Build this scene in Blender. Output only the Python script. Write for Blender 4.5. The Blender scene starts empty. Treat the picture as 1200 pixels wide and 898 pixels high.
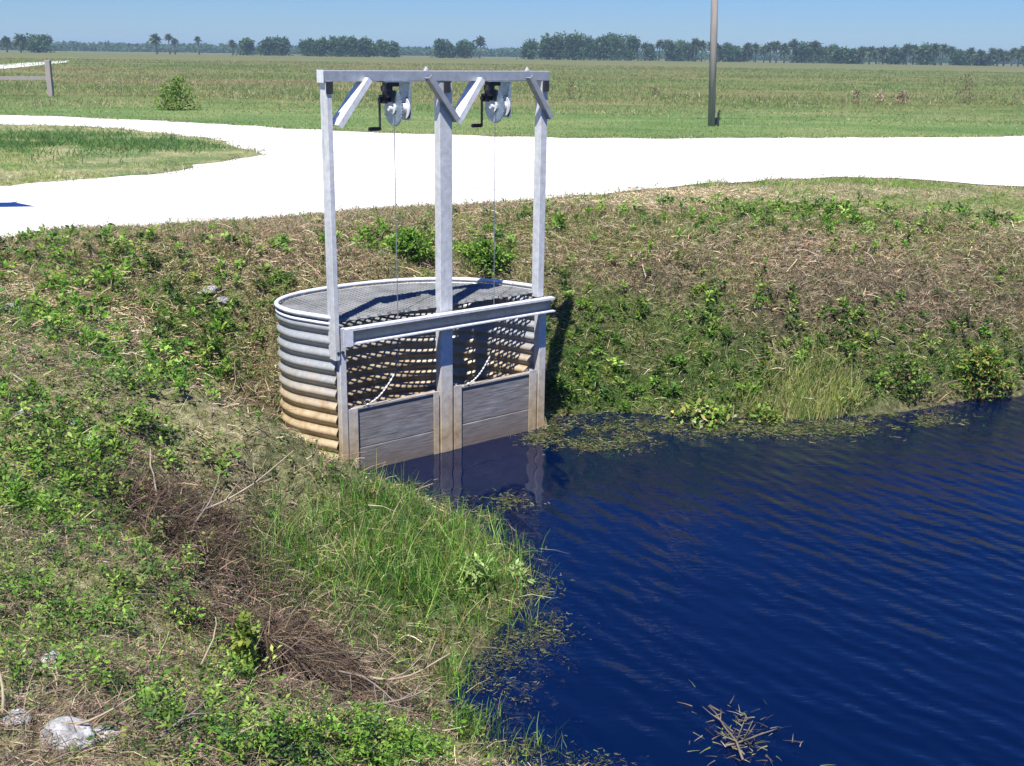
import bpy, bmesh, math, random
import numpy as np
from mathutils import Matrix, Vector
random.seed(7)
rng = np.random.default_rng(11)
R = math.radians
sc = bpy.context.scene
C = sc.collection

# ------------------------------------------------------------------ camera
F, CX, CY, H = 1300.0, 600.0, 449.0, 3.8
PITCH, ROLL = R(16.5), R(0.8)
cam_d = bpy.data.cameras.new('camera'); cam = bpy.data.objects.new('camera', cam_d); C.objects.link(cam)
cam_d.sensor_width = 36; cam_d.lens = 36 * F / 1200; cam_d.clip_end = 12000; cam_d.clip_start = .1
CM = (Matrix.Rotation(R(90) - PITCH, 3, 'X') @ Matrix.Rotation(ROLL, 3, 'Z'))
cam.matrix_world = Matrix.Translation((0, 0, H)) @ CM.to_4x4()
sc.camera = cam

# ------------------------------------------------------------------ sky, sun, exposure
SUN_EL, SUN_AZ = R(63), R(17)         # light travels towards +Y, a little to the right
w = bpy.data.worlds.new('World'); sc.world = w; w.use_nodes = True
nt = w.node_tree; nt.nodes.clear()
sky = nt.nodes.new('ShaderNodeTexSky'); sky.sky_type = 'NISHITA'; sky.sun_disc = False
sky.sun_elevation = SUN_EL; sky.sun_rotation = math.pi + SUN_AZ
sky.air_density = 1.0; sky.dust_density = 0.0; sky.ozone_density = 3.0; sky.altitude = 0
bg = nt.nodes.new('ShaderNodeBackground'); bg.inputs[1].default_value = .085
out = nt.nodes.new('ShaderNodeOutputWorld')
tn = nt.nodes.new('ShaderNodeMix'); tn.data_type = 'RGBA'; tn.blend_type = 'MULTIPLY'; tn.inputs[0].default_value = 1; pass
tc = nt.nodes.new('ShaderNodeTexCoord'); sx = nt.nodes.new('ShaderNodeSeparateXYZ'); nt.links.new(tc.outputs['Generated'], sx.inputs[0])
tr = nt.nodes.new('ShaderNodeValToRGB'); nt.links.new(sx.outputs[2], tr.inputs[0]); tr.color_ramp.elements[0].position = .02; tr.color_ramp.elements[0].color = (.31, .45, .72, 1)
tr.color_ramp.elements[1].position = .32; tr.color_ramp.elements[1].color = (.17, .41, 1.02, 1); nt.links.new(tr.outputs[0], tn.inputs[7])
nt.links.new(sky.outputs[0], tn.inputs[6]); nt.links.new(tn.outputs[2], bg.inputs[0]); nt.links.new(bg.outputs[0], out.inputs[0])
sd_ = bpy.data.lights.new('sun', 'SUN'); sd_.energy = 4.8; sd_.angle = R(.5); sd_.color = (1, .96, .9)
sun = bpy.data.objects.new('sun', sd_); C.objects.link(sun)
ldir = Vector((math.sin(SUN_AZ) * math.cos(SUN_EL), math.cos(SUN_AZ) * math.cos(SUN_EL), -math.sin(SUN_EL)))
sun.rotation_euler = ldir.to_track_quat('-Z', 'Y').to_euler(); sun.location = (-5, -10, 30)
sc.view_settings.view_transform = 'Standard'; sc.view_settings.look = 'None'
sc.view_settings.gamma = 1; sc.view_settings.exposure = 0.85
sc.cycles.max_bounces = 5; sc.cycles.diffuse_bounces = 2; sc.cycles.glossy_bounces = 3
sc.cycles.transmission_bounces = 3; sc.cycles.transparent_max_bounces = 4; sc.cycles.volume_bounces = 0
sc.cycles.use_adaptive_sampling = True; sc.cycles.use_denoising = True
sc.cycles.caustics_reflective = False; sc.cycles.caustics_refractive = False

# ------------------------------------------------------------------ helpers
def ray(px, py):
    v = CM @ Vector(((px - CX) / F, -(py - CY) / F, -1)); return v.normalized()
def U(px, py, z=0.0):
    v = ray(px, py); t = (z - H) / v.z; return np.array([v.x * t, v.y * t])

def srgb(r, g, b):
    f = lambda c: (c / 255 / 12.92) if c <= 10 else ((c / 255 + .055) / 1.055) ** 2.4
    return (f(r), f(g), f(b))

class NT:
    def __init__(s, name):
        s.m = bpy.data.materials.new(name); s.m.use_nodes = True; s.t = s.m.node_tree
        s.t.nodes.clear(); s.o = s.t.nodes.new('ShaderNodeOutputMaterial')
    def n(s, t, **k):
        x = s.t.nodes.new(t)
        for a, b in k.items(): setattr(x, a, b)
        return x
    def l(s, a, b): s.t.links.new(a, b)
    def noise(s, vec, scale, detail=4, rough=.55, dist=0.):
        x = s.n('ShaderNodeTexNoise'); x.inputs['Scale'].default_value = scale
        x.inputs['Detail'].default_value = detail; x.inputs['Roughness'].default_value = rough
        x.inputs['Distortion'].default_value = dist
        if vec is not None: s.l(vec, x.inputs['Vector'])
        return x.outputs[0]
    def ramp(s, fac, stops, interp='LINEAR'):
        x = s.n('ShaderNodeValToRGB'); s.l(fac, x.inputs[0]); e = x.color_ramp.elements
        x.color_ramp.interpolation = interp
        while len(e) < len(stops): e.new(.5)
        for i, (p, c) in enumerate(stops):
            e[i].position = p; c = c if hasattr(c, '__len__') else (c, c, c); e[i].color = (*c[:3], 1)
        return x.outputs[0]
    def mix(s, fac, a, b, mode='MIX'):
        x = s.n('ShaderNodeMix'); x.data_type = 'RGBA'; x.blend_type = mode
        for i, v in ((0, fac), (6, a), (7, b)):
            if hasattr(v, 'is_output'): s.l(v, x.inputs[i])
            elif i == 0: x.inputs[0].default_value = v
            else: x.inputs[i].default_value = (*v[:3], 1)
        return x.outputs[2]
    def math(s, op, a, b=0., c=None):
        x = s.n('ShaderNodeMath'); x.operation = op
        for i, v in enumerate((a, b) if c is None else (a, b, c)):
            if hasattr(v, 'is_output'): s.l(v, x.inputs[i])
            else: x.inputs[i].default_value = v
        return x.outputs[0]
    def pos(s): return s.n('ShaderNodeNewGeometry').outputs['Position']
    def scaled(s, vec, sx, sy, sz):
        x = s.n('ShaderNodeMapping'); x.inputs['Scale'].default_value = (sx, sy, sz); s.l(vec, x.inputs[0]); return x.outputs[0]
    def bsdf(s, col, rough=.6, metal=0., spec=.5, bump=None, bstr=.3, bdist=.01):
        p = s.n('ShaderNodeBsdfPrincipled'); s.p = p
        for k, v in (('Base Color', col), ('Roughness', rough), ('Metallic', metal), ('Specular IOR Level', spec)):
            if hasattr(v, 'is_output'): s.l(v, p.inputs[k])
            else: p.inputs[k].default_value = (*v[:3], 1) if k == 'Base Color' else v
        if bump is not None:
            b = s.n('ShaderNodeBump'); b.inputs['Strength'].default_value = bstr; b.inputs['Distance'].default_value = bdist
            s.l(bump, b.inputs['Height']); s.l(b.outputs[0], p.inputs['Normal'])
        s.l(p.outputs[0], s.o.inputs[0]); return s.m

def tag(o, label=None, cat=None, group=None, kind=None):
    if label: o['label'] = label
    if cat: o['category'] = cat
    if group: o['group'] = group
    if kind: o['kind'] = kind
    return o
def link(name, me, mat, parent=None):
    o = bpy.data.objects.new(name, me); C.objects.link(o)
    if mat: me.materials.append(mat)
    if parent: o.parent = parent
    return o
def empty(name, loc=(0, 0, 0), rz=0):
    o = bpy.data.objects.new(name, None); C.objects.link(o); o.location = loc; o.rotation_euler = (0, 0, rz)
    o.empty_display_size = .2; return o
def bm_obj(name, bm, mat, parent=None, smooth=False, bevel=0):
    if bevel: bmesh.ops.bevel(bm, geom=bm.edges[:], offset=bevel, segments=1, affect='EDGES')
    me = bpy.data.meshes.new(name); bmesh.ops.recalc_face_normals(bm, faces=bm.faces); bm.to_mesh(me); bm.free()
    if smooth:
        for p in me.polygons: p.use_smooth = True
    return link(name, me, mat, parent)
def box(bm, x0, x1, y0, y1, z0, z1, M=None):
    vs = [bm.verts.new((x, y, z)) for x in (x0, x1) for y in (y0, y1) for z in (z0, z1)]
    if M is not None:
        for v in vs: v.co = M @ v.co
    for f in ((0, 1, 3, 2), (4, 6, 7, 5), (0, 4, 5, 1), (2, 3, 7, 6), (0, 2, 6, 4), (1, 5, 7, 3)):
        bm.faces.new([vs[i] for i in f])
def frame_to(a, b):
    a, b = Vector(a), Vector(b); d = (b - a).normalized()
    return Matrix.Translation(a) @ d.to_track_quat('Z', 'Y').to_matrix().to_4x4(), (b - a).length
def tube(bm, pts, r, n=8, caps=True):
    pts = [Vector(p) for p in pts]; rings = []
    rr = r if hasattr(r, '__len__') else [r] * len(pts)
    for i, p in enumerate(pts):
        d = (pts[min(i + 1, len(pts) - 1)] - pts[max(i - 1, 0)]).normalized()
        a = d.orthogonal().normalized() if i == 0 else (a - d * a.dot(d)).normalized()
        b = d.cross(a)
        rings.append([bm.verts.new(p + (a * math.cos(t) + b * math.sin(t)) * rr[i]) for t in np.linspace(0, 2 * math.pi, n, endpoint=False)])
    for i in range(len(rings) - 1):
        for k in range(n): bm.faces.new((rings[i][k], rings[i][(k + 1) % n], rings[i + 1][(k + 1) % n], rings[i + 1][k]))
    if caps:
        bm.faces.new(rings[0][::-1]); bm.faces.new(rings[-1])
def cyl(bm, a, b, r, n=16): tube(bm, [a, b], r, n)

def quad_mesh(name, V, col, mat, parent=None):
    """V (N,4,3) loose quads, col (N,3) own colour of each piece"""
    N = len(V); me = bpy.data.meshes.new(name)
    me.vertices.add(N * 4); me.vertices.foreach_set('co', V.reshape(-1).astype('f'))
    me.loops.add(N * 4); me.loops.foreach_set('vertex_index', np.arange(N * 4, dtype='i'))
    me.polygons.add(N); me.polygons.foreach_set('loop_start', np.arange(0, N * 4, 4, dtype='i'))
    me.update(calc_edges=True)
    at = me.attributes.new('tint', 'FLOAT_COLOR', 'FACE')
    at.data.foreach_set('color', np.concatenate([col, np.ones((N, 1))], 1).reshape(-1).astype('f'))
    return link(name, me, mat, parent)

def vnoise(x, y, s, seed=0):
    """smooth value noise 0..1"""
    x = np.asarray(x, float) * s + seed * 17.3; y = np.asarray(y, float) * s - seed * 9.1
    xi = np.floor(x).astype(np.int64); yi = np.floor(y).astype(np.int64); fx = x - xi; fy = y - yi
    fx = fx * fx * (3 - 2 * fx); fy = fy * fy * (3 - 2 * fy)
    def h(a, b):
        n = (a * 374761393 + b * 668265263 + seed * 1442695) & 0xffffffff
        n = ((n ^ (n >> 13)) * 1274126177) & 0xffffffff
        return ((n ^ (n >> 16)) & 0xffff) / 65535.
    return (h(xi, yi) * (1 - fx) + h(xi + 1, yi) * fx) * (1 - fy) + (h(xi, yi + 1) * (1 - fx) + h(xi + 1, yi + 1) * fx) * fy
def fbm(x, y, s, seed=0): return (vnoise(x, y, s, seed) * .5 + vnoise(x, y, s * 2.1, seed + 1) * .3 + vnoise(x, y, s * 4.3, seed + 2) * .2)
def sstep(a, b, x): t = np.clip((np.asarray(x, float) - a) / (b - a), 0, 1); return t * t * (3 - 2 * t)

def sdist(P, x, y):
    """signed distance to polygon, negative inside"""
    x = np.asarray(x, float); y = np.asarray(y, float); d = np.full(x.shape, 1e9); ins = np.zeros(x.shape, bool)
    n = len(P)
    for i in range(n):
        ax, ay = P[i]; bx, by = P[(i + 1) % n]; ex, ey = bx - ax, by - ay
        t = np.clip(((x - ax) * ex + (y - ay) * ey) / (ex * ex + ey * ey + 1e-12), 0, 1)
        d = np.minimum(d, (x - ax - t * ex) ** 2 + (y - ay - t * ey) ** 2)
        c = ((ay > y) != (by > y)) & (x < ex * (y - ay) / (ey if ey else 1e-12) + ax); ins ^= c
    d = np.sqrt(d); return np.where(ins, -d, d)

# ------------------------------------------------------------------ plan of the place (metres; water at z = 0)
PL = U(397, 558); PR = U(631, 501); PM = (PL + PR) / 2
uv = (PR - PL) / np.linalg.norm(PR - PL); nv = np.array([-uv[1], uv[0]]); HA = np.linalg.norm(PR - PL) / 2
ANG = math.atan2(uv[1], uv[0])
def L2W(u, n): return PM + uv * u + nv * n
# footprint of the corrugated shell, local (u, n)
FP = [(-HA, 0), (-1.3, .22), (-1.39, .5), (-1.36, .8), (-1.18, 1.02), (-.88, 1.15), (-.5, 1.2), (-.1, 1.19), (.3, 1.1), (.65, .92), (.9, .68), (1.07, .4), (HA, 0)]
def cr(P, n):
    P = [P[0]] + list(P) + [P[-1]]; o = []
    for i in range(1, len(P) - 2):
        a, b, c, d = map(np.array, P[i - 1:i + 3])
        for t in np.linspace(0, 1, n, endpoint=False): o.append(.5 * (2 * b + (c - a) * t + (2 * a - 5 * b + 4 * c - d) * t * t + (3 * b - a - 3 * c + d) * t ** 3))
    o.append(np.array(P[-2])); return np.array(o)
FPS = cr(FP, 10)
FPW = np.array([L2W(a, b) for a, b in FPS])

pond_px = [(700, 905), (620, 893), (572, 868), (545, 830), (526, 814), (543, 798), (532, 778), (560, 764), (585, 735), (618, 712), (624, 685), (600, 650), (566, 622), (520, 596), (480, 580), (440, 574), (416, 568), (398, 561)]
POND = [U(*p) for p in pond_px] + [L2W(-HA, .03), L2W(HA, .03)] + [U(*p) for p in [(648, 488), (700, 484), (760, 486), (830, 489), (900, 490), (960, 489), (1010, 485), (1080, 478), (1130, 470), (1200, 461)]]
POND += [np.array(p) for p in [(9, 13.6), (14, 14.6), (45, 17), (60, 17), (60, 2.4), (14, 2.4), (5, 2.4), (1.8, 3.0), (.9, 4.2)]]
POND = np.array(POND)

def ground_z(x, y, lump=True):
    x = np.asarray(x, float); y = np.asarray(y, float)
    d = sdist(POND, x, y) + (fbm(x, y, 1.3, 5) - .5) * .25 + (fbm(x, y, 4.6, 15) - .5) * .2
    left = np.maximum(sstep(-.6, -1.9, x) * sstep(11.9, 10.7, y), sstep(10.9, 10.2, y))
    s = .72 + .95 * left
    dp = np.maximum(d, 0)
    z = 1.9 * (left * (1 - np.exp(-(dp / 1.75) ** 1.8)) + (1 - left) * (1 - np.exp(-(dp / .8) ** 1.15))) + np.where(d < 0, np.maximum(d * .9, -.7), 0)
    if lump:
        a = np.exp(-np.maximum(d - .8, 0) / 2.2) * sstep(-.1, .5, d)
        z = z + a * ((fbm(x, y, 1.1, 3) - .5) * .36 + (fbm(x, y, 4.5, 8) - .5) * .12)
    far = sstep(60, 400, np.hypot(x, y))
    z = np.where(d > 0, z * (1 - .93 * np.exp(-(((x + 1.5) / .75) ** 2 + ((y - 9.3) / .85) ** 2))), z)
    m_ = y > 10.5
    if np.any(m_) and 'ROADC' in globals():
        z = np.array(z); rd_ = sdist(ROADC, x[m_] if x.ndim else x, y[m_] if y.ndim else y); k_ = sstep(1.3, .35, rd_)
        if z.ndim: z[m_] = np.minimum(z[m_], 1.9) * (1 - k_) + 1.9 * k_
        else: z = np.minimum(z, 1.9) * (1 - k_) + 1.9 * k_
    return np.minimum(z, 1.9)
def hit(px, py):
    v = ray(px, py); t = np.arange(2, 60, .03)
    x = v.x * t; y = v.y * t; z = H + v.z * t; g = np.maximum(ground_z(x, y), 0)
    i = np.argmax(z < g)
    return np.array([x[i], y[i]])

# road sheets, outlines traced on the plateau
ZR = 1.9
def P19(L): return [U(a, b, ZR) for a, b in L]
road_near = P19([(-80, 290), (0, 283), (60, 277), (130, 271), (200, 266), (260, 262), (330, 259), (400, 255), (460, 248), (520, 243), (580, 240), (640, 235), (700, 229), (760, 223), (820, 217), (900, 212), (980, 209), (1040, 209), (1090, 212), (1150, 217), (1200, 221), (1300, 226)])
road_far_r = P19([(1300, 158), (1200, 160), (1100, 161.5), (1000, 162), (900, 162.5), (800, 163), (700, 162.5), (600, 161), (500, 158), (420, 155), (330, 151), (250, 146), (160, 141), (80, 137.5), (0, 135.5), (-120, 132)])
island = P19([(-120, 146), (0, 147), (60, 147.5), (130, 150), (180, 156), (240, 163), (285, 173), (306, 182), (270, 188), (230, 195), (190, 203), (120, 210), (60, 214), (0, 219), (-100, 224)])
def rough_poly(P, amp, seg, close=True):
    P = [np.array(p) for p in P]; o = []; n = len(P)
    for i in range(n if close else n - 1):
        a, b = P[i], P[(i + 1) % n]; L = np.linalg.norm(b - a); k = max(1, min(60, int(L / seg)))
        for j in range(k):
            p = a + (b - a) * j / k; o.append(p)
    o = np.array(o); dx = (fbm(o[:, 0], o[:, 1], 1.1, 21) - .5) * 2 * amp + (vnoise(o[:, 0], o[:, 1], 5, 22) - .5) * amp * .8
    dy = (fbm(o[:, 0], o[:, 1], 1.1, 31) - .5) * 2 * amp + (vnoise(o[:, 0], o[:, 1], 5, 32) - .5) * amp * .8
    o[:, 0] += dx; o[:, 1] += dy; return o
far_right_end = [np.array([60, 24.]), np.array([60, 33.])]
left_ext = [np.array([-70., 44.]), np.array([-70., 6.]), np.array([-20., 10.6])]
island = island + [np.array([-20., 15.2]), np.array([-70., 11.]), np.array([-70., 38.])]
ROADC = np.array(road_near + far_right_end + road_far_r + left_ext)
ROAD = rough_poly(road_near + far_right_end + road_far_r + left_ext, .3, .3)
ISL = rough_poly(island, .3, .3)
FARROAD = rough_poly(P19([(-60, 79), (0, 76), (40, 73.5), (82, 71.2), (78, 73.5), (40, 77.5), (0, 81.5), (-60, 86)]), .5, 2)
def on_road(x, y):
    return (sdist(ROAD, x, y) < 0) & (sdist(ISL, x, y) > 0)

# ------------------------------------------------------------------ cover fields (world-space patches)
class Patch:
    def __init__(s, px, py, rx, ry, a=1.):
        s.c = hit(px, py); e1 = hit(px + rx, py) - s.c; e2 = (hit(px, py - ry) - s.c)
        if np.linalg.norm(e2) < .12: e2 = e2 / (np.linalg.norm(e2) + 1e-9) * .12 if np.linalg.norm(e2) > 0 else np.array([0, .12])
        M = np.array([e1, e2]).T; s.i = np.linalg.inv(M); s.a = a
    def __call__(s, x, y):
        dx = x - s.c[0]; dy = y - s.c[1]; a = s.i[0, 0] * dx + s.i[0, 1] * dy; b = s.i[1, 0] * dx + s.i[1, 1] * dy
        return s.a * np.exp(-(a * a + b * b))
def field(L):
    ps = [Patch(*p) for p in L]
    def f(x, y):
        v = np.zeros(np.shape(x))
        for p in ps: v = v + p(x, y)
        return v
    return f
GREEN = field([(880, 380, 120, 40, .5), (700, 380, 60, 60, .4), (1060, 400, 120, 30, .4), (380, 285, 120, 10, .4), (120, 290, 160, 10, .4), (640, 260, 60, 12, .4), (800, 260, 80, 10, .5), (65, 375, 45, 26), (40, 315, 50, 16, .5), (110, 335, 60, 16, .5), (210, 370, 50, 28), (245, 378, 40, 26), (262, 428, 32, 22, 1.2), (160, 425, 50, 34, .9), (160, 480, 55, 32, .9),
               (45, 500, 50, 26, .6), (90, 560, 80, 36, 1), (35, 590, 45, 40, .9), (20, 470, 40, 20, .4), (150, 690, 60, 22, .9), (90, 735, 60, 22, .6), (190, 745, 50, 22, .6),
               (395, 875, 80, 18, 1.3), (480, 885, 60, 14, 1), (300, 880, 40, 20, .7), (60, 650, 60, 20, .5), (288, 770, 12, 34, 1.2), (230, 820, 60, 24, .5), (60, 790, 40, 24, .5), (10, 700, 30, 26, .5),
               (480, 290, 26, 16, 1.3), (568, 300, 36, 20, 1.3), (325, 340, 18, 9, .8), (345, 510, 50, 20, .2), (250, 560, 50, 20, .3),
               (675, 425, 50, 45, .8), (785, 385, 60, 26, .9), (830, 352, 22, 14, .9), (840, 425, 60, 30, .9), (900, 445, 80, 32, .9), (770, 460, 90, 20, 1), (690, 470, 50, 18, .9), (1000, 385, 60, 26, .6),
               (1110, 425, 50, 24, .8), (1165, 400, 40, 20, .5), (1150, 440, 50, 30, .9), (1040, 450, 60, 22, .7), (1180, 340, 30, 20, .3), (720, 350, 50, 16, .4), (960, 250, 120, 10, .9), (1150, 250, 90, 14, .8), (1050, 236, 60, 8, .5)])
BROWN = field([(230, 620, 75, 50, 1.2), (240, 690, 70, 40, 1.3), (335, 775, 60, 50, 1.6), (20, 560, 50, 16, .4), (180, 780, 90, 30, .6), (60, 640, 60, 22, .7), (30, 715, 60, 32, .9), (100, 850, 130, 46, 1), (430, 810, 60, 36, 1.2), (290, 560, 30, 40, .8), (190, 545, 50, 22, .7),
               (295, 480, 26, 44, .9), (50, 430, 70, 24, .6), (200, 860, 120, 36, .7), (300, 700, 50, 30, .8), (120, 480, 50, 18, .5),
               (940, 305, 60, 30, 1.1), (1010, 335, 130, 30, 1), (1090, 372, 90, 18, 1), (750, 330, 70, 20, .8), (800, 298, 80, 14, .5), (700, 310, 50, 18, .5), (1140, 310, 70, 20, .6), (1200, 360, 50, 22, .6), (350, 290, 120, 22, .5), (430, 300, 90, 22, .4)])
SEDGE = field([(533, 795, 18, 30, .7), (556, 858, 26, 14, .7), (625, 888, 40, 8, .6), (585, 735, 30, 10, .5), (430, 625, 95, 46, 1.3), (510, 655, 80, 36, 1.1), (400, 612, 60, 20, .9), (345, 650, 50, 34, .6), (560, 690, 50, 24, .7), (450, 700, 80, 20, .5)])
REEDS = field([(962, 472, 30, 13, 1.3), (905, 482, 40, 6, .45)])

# ------------------------------------------------------------------ ground
def coords(fine, lo, hi, g=1.16, first=None):
    a = list(fine); s = first or (fine[-1] - fine[-2])
    while a[-1] < hi: s *= g; a.append(a[-1] + s)
    s = first or (fine[1] - fine[0]); b = [fine[0]]
    while b[-1] > lo: s *= g; b.append(b[-1] - s)
    return np.array(b[:0:-1] + a)
xs = coords(np.concatenate([np.arange(-8, -2.7, .1), np.arange(-2.7, .8, .05), np.arange(.8, 9.01, .1)]), -5000, 5000)
ys = coords(np.concatenate([np.arange(2.5, 9.3, .1), np.arange(9.3, 12.5, .05), np.arange(12.5, 20, .15)]), -400, 6000)
X, Y = np.meshgrid(xs, ys); Z = ground_z(X, Y)
Z[sdist(FPW, X, Y) < 0.05] = -.55
nx, ny = len(xs), len(ys)
me = bpy.data.meshes.new('ground'); me.vertices.add(nx * ny)
me.vertices.foreach_set('co', np.stack([X, Y, Z], -1).reshape(-1).astype('f'))
ii, jj = np.meshgrid(np.arange(nx - 1), np.arange(ny - 1)); q = (jj * nx + ii).reshape(-1)
idx = np.stack([q, q + 1, q + nx + 1, q + nx], 1)
me.loops.add(len(idx) * 4); me.loops.foreach_set('vertex_index', idx.reshape(-1).astype('i'))
me.polygons.add(len(idx)); me.polygons.foreach_set('loop_start', np.arange(0, len(idx) * 4, 4, dtype='i'))
me.polygons.foreach_set('use_smooth', np.ones(len(idx), bool)); me.update(calc_edges=True)
# masks: r = green share, g = brown litter share, b = open field beyond the road
dd = sdist(POND, X, Y)
mr = np.clip(GREEN(X, Y) * .8 + SEDGE(X, Y), 0, 1); mg = np.clip(BROWN(X, Y), 0, 1)
road_mid = sstep(19, 27, Y + .05 * X)
at = me.attributes.new('mask', 'FLOAT_COLOR', 'POINT')
at.data.foreach_set('color', np.stack([mr, mg, road_mid, np.clip(dd / 6, 0, 1)], -1).reshape(-1).astype('f'))

g = NT('ground_cover'); P = g.pos()
a = g.n('ShaderNodeAttribute', attribute_name='mask'); sp = g.n('ShaderNodeSeparateColor'); g.l(a.outputs['Color'], sp.inputs[0])
n1 = g.noise(P, 14, 5, .65); n2 = g.noise(P, 2.2, 4); n3 = g.noise(P, 60, 3, .7)
soil = g.ramp(n1, [(.32, (.015, .012, .01)), (.5, (.06, .047, .033)), (.68, (.17, .135, .09))])
grs = g.ramp(n1, [(.32, (.015, .03, .01)), (.55, (.06, .11, .025)), (.75, (.16, .2, .06))])
straw = g.ramp(n1, [(.3, (.1, .1, .04)), (.5, (.22, .21, .1)), (.7, (.42, .37, .22))])
bank = g.mix(sp.outputs[0], g.mix(.35, soil, straw), grs); bank = g.mix(g.math('MULTIPLY', sp.outputs[1], .7), bank, soil)
plat = g.mix(g.ramp(n2, [(.42, 0.), (.7, .8)]), straw, grs)
bank = g.mix(g.ramp(a.outputs['Alpha'], [(.12, 0.), (.34, 1.)]), bank, plat)
# open field: bands and patches
pf = g.scaled(P, .35, 1.0, 1.0)
f1 = g.noise(pf, .05, 5, .6); f2 = g.noise(g.scaled(P, .5, 1, 1), .35, 5, .65); f3 = g.noise(P, 3.0, 4, .7)
fld = g.ramp(f2, [(.3, (.075, .12, .035)), (.45, (.12, .16, .05)), (.58, (.19, .19, .075)), (.72, (.26, .2, .11))])
fld = g.mix(g.ramp(f1, [(.42, 0.), (.62, .75)]), fld, g.ramp(f2, [(.35, (.13, .13, .05)), (.6, (.24, .17, .1))]))
fld = g.mix(g.ramp(f3, [(.3, .4), (.6, 0.)]), fld, (.06, .08, .025))
spx = g.n('ShaderNodeSeparateXYZ'); g.l(P, spx.inputs[0])
verge = g.ramp(f2, [(.3, (.07, .14, .035)), (.5, (.12, .19, .06)), (.7, (.2, .23, .09))])
fld = g.mix(g.ramp(g.math('DIVIDE', g.math('ADD', spx.outputs[1], g.math('MULTIPLY', g.noise(P, .2, 3), 10.)), 100), [(.42, 0.), (.52, 1.)]), verge, fld)
fld = g.mix(g.ramp(g.math('DIVIDE', spx.outputs[1], 1000), [(.08, 0.), (.35, .55)]), fld, (.095, .105, .042))
col = g.mix(sp.outputs[2], bank, fld)
gm = g.bsdf(col, .95, spec=.1, bump=g.math('ADD', n1, n3), bstr=.7, bdist=.03)
tag(link('ground', me, gm), kind='structure')

# ------------------------------------------------------------------ water
wm = NT('pond_water'); P = wm.pos()
def ringwave(cx, cy, lam, dist, dscale):
    mp = wm.n('ShaderNodeMapping'); mp.inputs['Location'].default_value = (-cx, -cy, 0); wm.l(P, mp.inputs[0])
    wv = wm.n('ShaderNodeTexWave', wave_type='RINGS', rings_direction='Z', wave_profile='SIN')
    wm.l(mp.outputs[0], wv.inputs[0]); wv.inputs['Scale'].default_value = math.pi * 2 / 20 / lam
    wv.inputs['Distortion'].default_value = dist; wv.inputs['Detail'].default_value = 3; wv.inputs['Detail Scale'].default_value = dscale
    return wv.outputs['Fac']
w1 = ringwave(9, 19, .3, 3.0, .9); w2 = ringwave(13, 15, .17, 4.0, 1.2); w3 = ringwave(6, 21, .55, 3.0, .6)
amp = wm.ramp(wm.noise(P, .9, 3), [(.3, .25), (.65, 1.)])
dg = wm.n('ShaderNodeVectorMath', operation='DISTANCE'); wm.l(P, dg.inputs[0]); dg.inputs[1].default_value = (PM[0] + .6, PM[1] - .6, 0)
calm = wm.ramp(wm.math('DIVIDE', dg.outputs['Value'], 10), [(.05, .22), (.26, 1.)])
hgt = wm.math('ADD', wm.math('MULTIPLY', w1, .75), wm.math('MULTIPLY', w2, .6)); hgt = wm.math('ADD', hgt, wm.math('MULTIPLY', w3, .55))
hgt = wm.math('ADD', hgt, wm.math('MULTIPLY', wm.noise(wm.scaled(P, 1., 2.2, 1), 9, 3, .5), .9))
hgt = wm.math('MULTIPLY', wm.math('MULTIPLY', hgt, amp), calm)
WM = wm.bsdf((.0003, .0042, .025), .03, spec=.5, bump=hgt, bstr=1., bdist=.0075)
wm.p.inputs['IOR'].default_value = 1.5
bm = bmesh.new()
vs = [bm.verts.new(p) for p in ((-4.2, 3, 0), (60, 3, 0), (60, 17.6, 0), (-4.2, 13.5, 0))]; bm.faces.new(vs)
tag(bm_obj('pond_water', bm, WM), kind='structure')

# ------------------------------------------------------------------ road
def limestone():
    m = NT('crushed_limestone'); P = m.pos()
    n = m.noise(P, 1.2, 5, .6); n2 = m.noise(P, 25, 4, .7); n3 = m.noise(m.scaled(P, .15, 1, 1), 1.6, 4, .6)
    c = m.ramp(n, [(.3, (.62, .6, .56)), (.6, (.74, .73, .7))]); c = m.mix(m.ramp(n2, [(.55, 0.), (.75, .5)]), c, (.5, .48, .43))
    c = m.mix(m.ramp(n3, [(.55, 0.), (.7, .45)]), c, (.46, .44, .38)); c = m.mix(m.ramp(m.noise(m.scaled(P, .25, 1, 1), 2.6, 5, .7), [(.55, 0.), (.64, .75)]), c, (.27, .25, .21))
    return m.bsdf(c, .95, spec=.1, bump=n2, bstr=.4, bdist=.01)
LM = limestone()
def sheet(name, P, z, mat, holes=None):
    bm = bmesh.new()
    vs = [bm.verts.new((p[0], p[1], z)) for p in P]; es = [bm.edges.new((vs[i], vs[(i + 1) % len(vs)])) for i in range(len(vs))]
    bmesh.ops.triangle_fill(bm, use_beauty=True, use_dissolve=False, edges=es)
    return tag(bm_obj(name, bm, mat), kind='structure')
sheet('road', ROAD, ZR + .012, LM)
sheet('distant_road', FARROAD, ZR + .03, LM)
bm = bmesh.new(); vs = [bm.verts.new((p[0], p[1], ZR + .018)) for p in ISL]
bmesh.ops.triangle_fill(bm, use_beauty=True, edges=[bm.edges.new((vs[i], vs[(i + 1) % len(vs)])) for i in range(len(vs))])
im = NT('verge_turf'); P = im.pos(); q1 = im.noise(P, 10, 5, .65); q2 = im.noise(P, .8, 4)
s_ = im.ramp(q1, [(.3, (.14, .14, .06)), (.5, (.26, .25, .12)), (.7, (.42, .38, .22))]); gr_ = im.ramp(q1, [(.3, (.03, .07, .02)), (.6, (.1, .17, .05))])
tag(bm_obj('grass_verge', bm, im.bsdf(im.mix(im.ramp(q2, [(.4, 0.), (.6, .8)]), s_, gr_), .95, spec=.1, bump=q1, bstr=.7, bdist=.03)), kind='structure')

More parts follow.
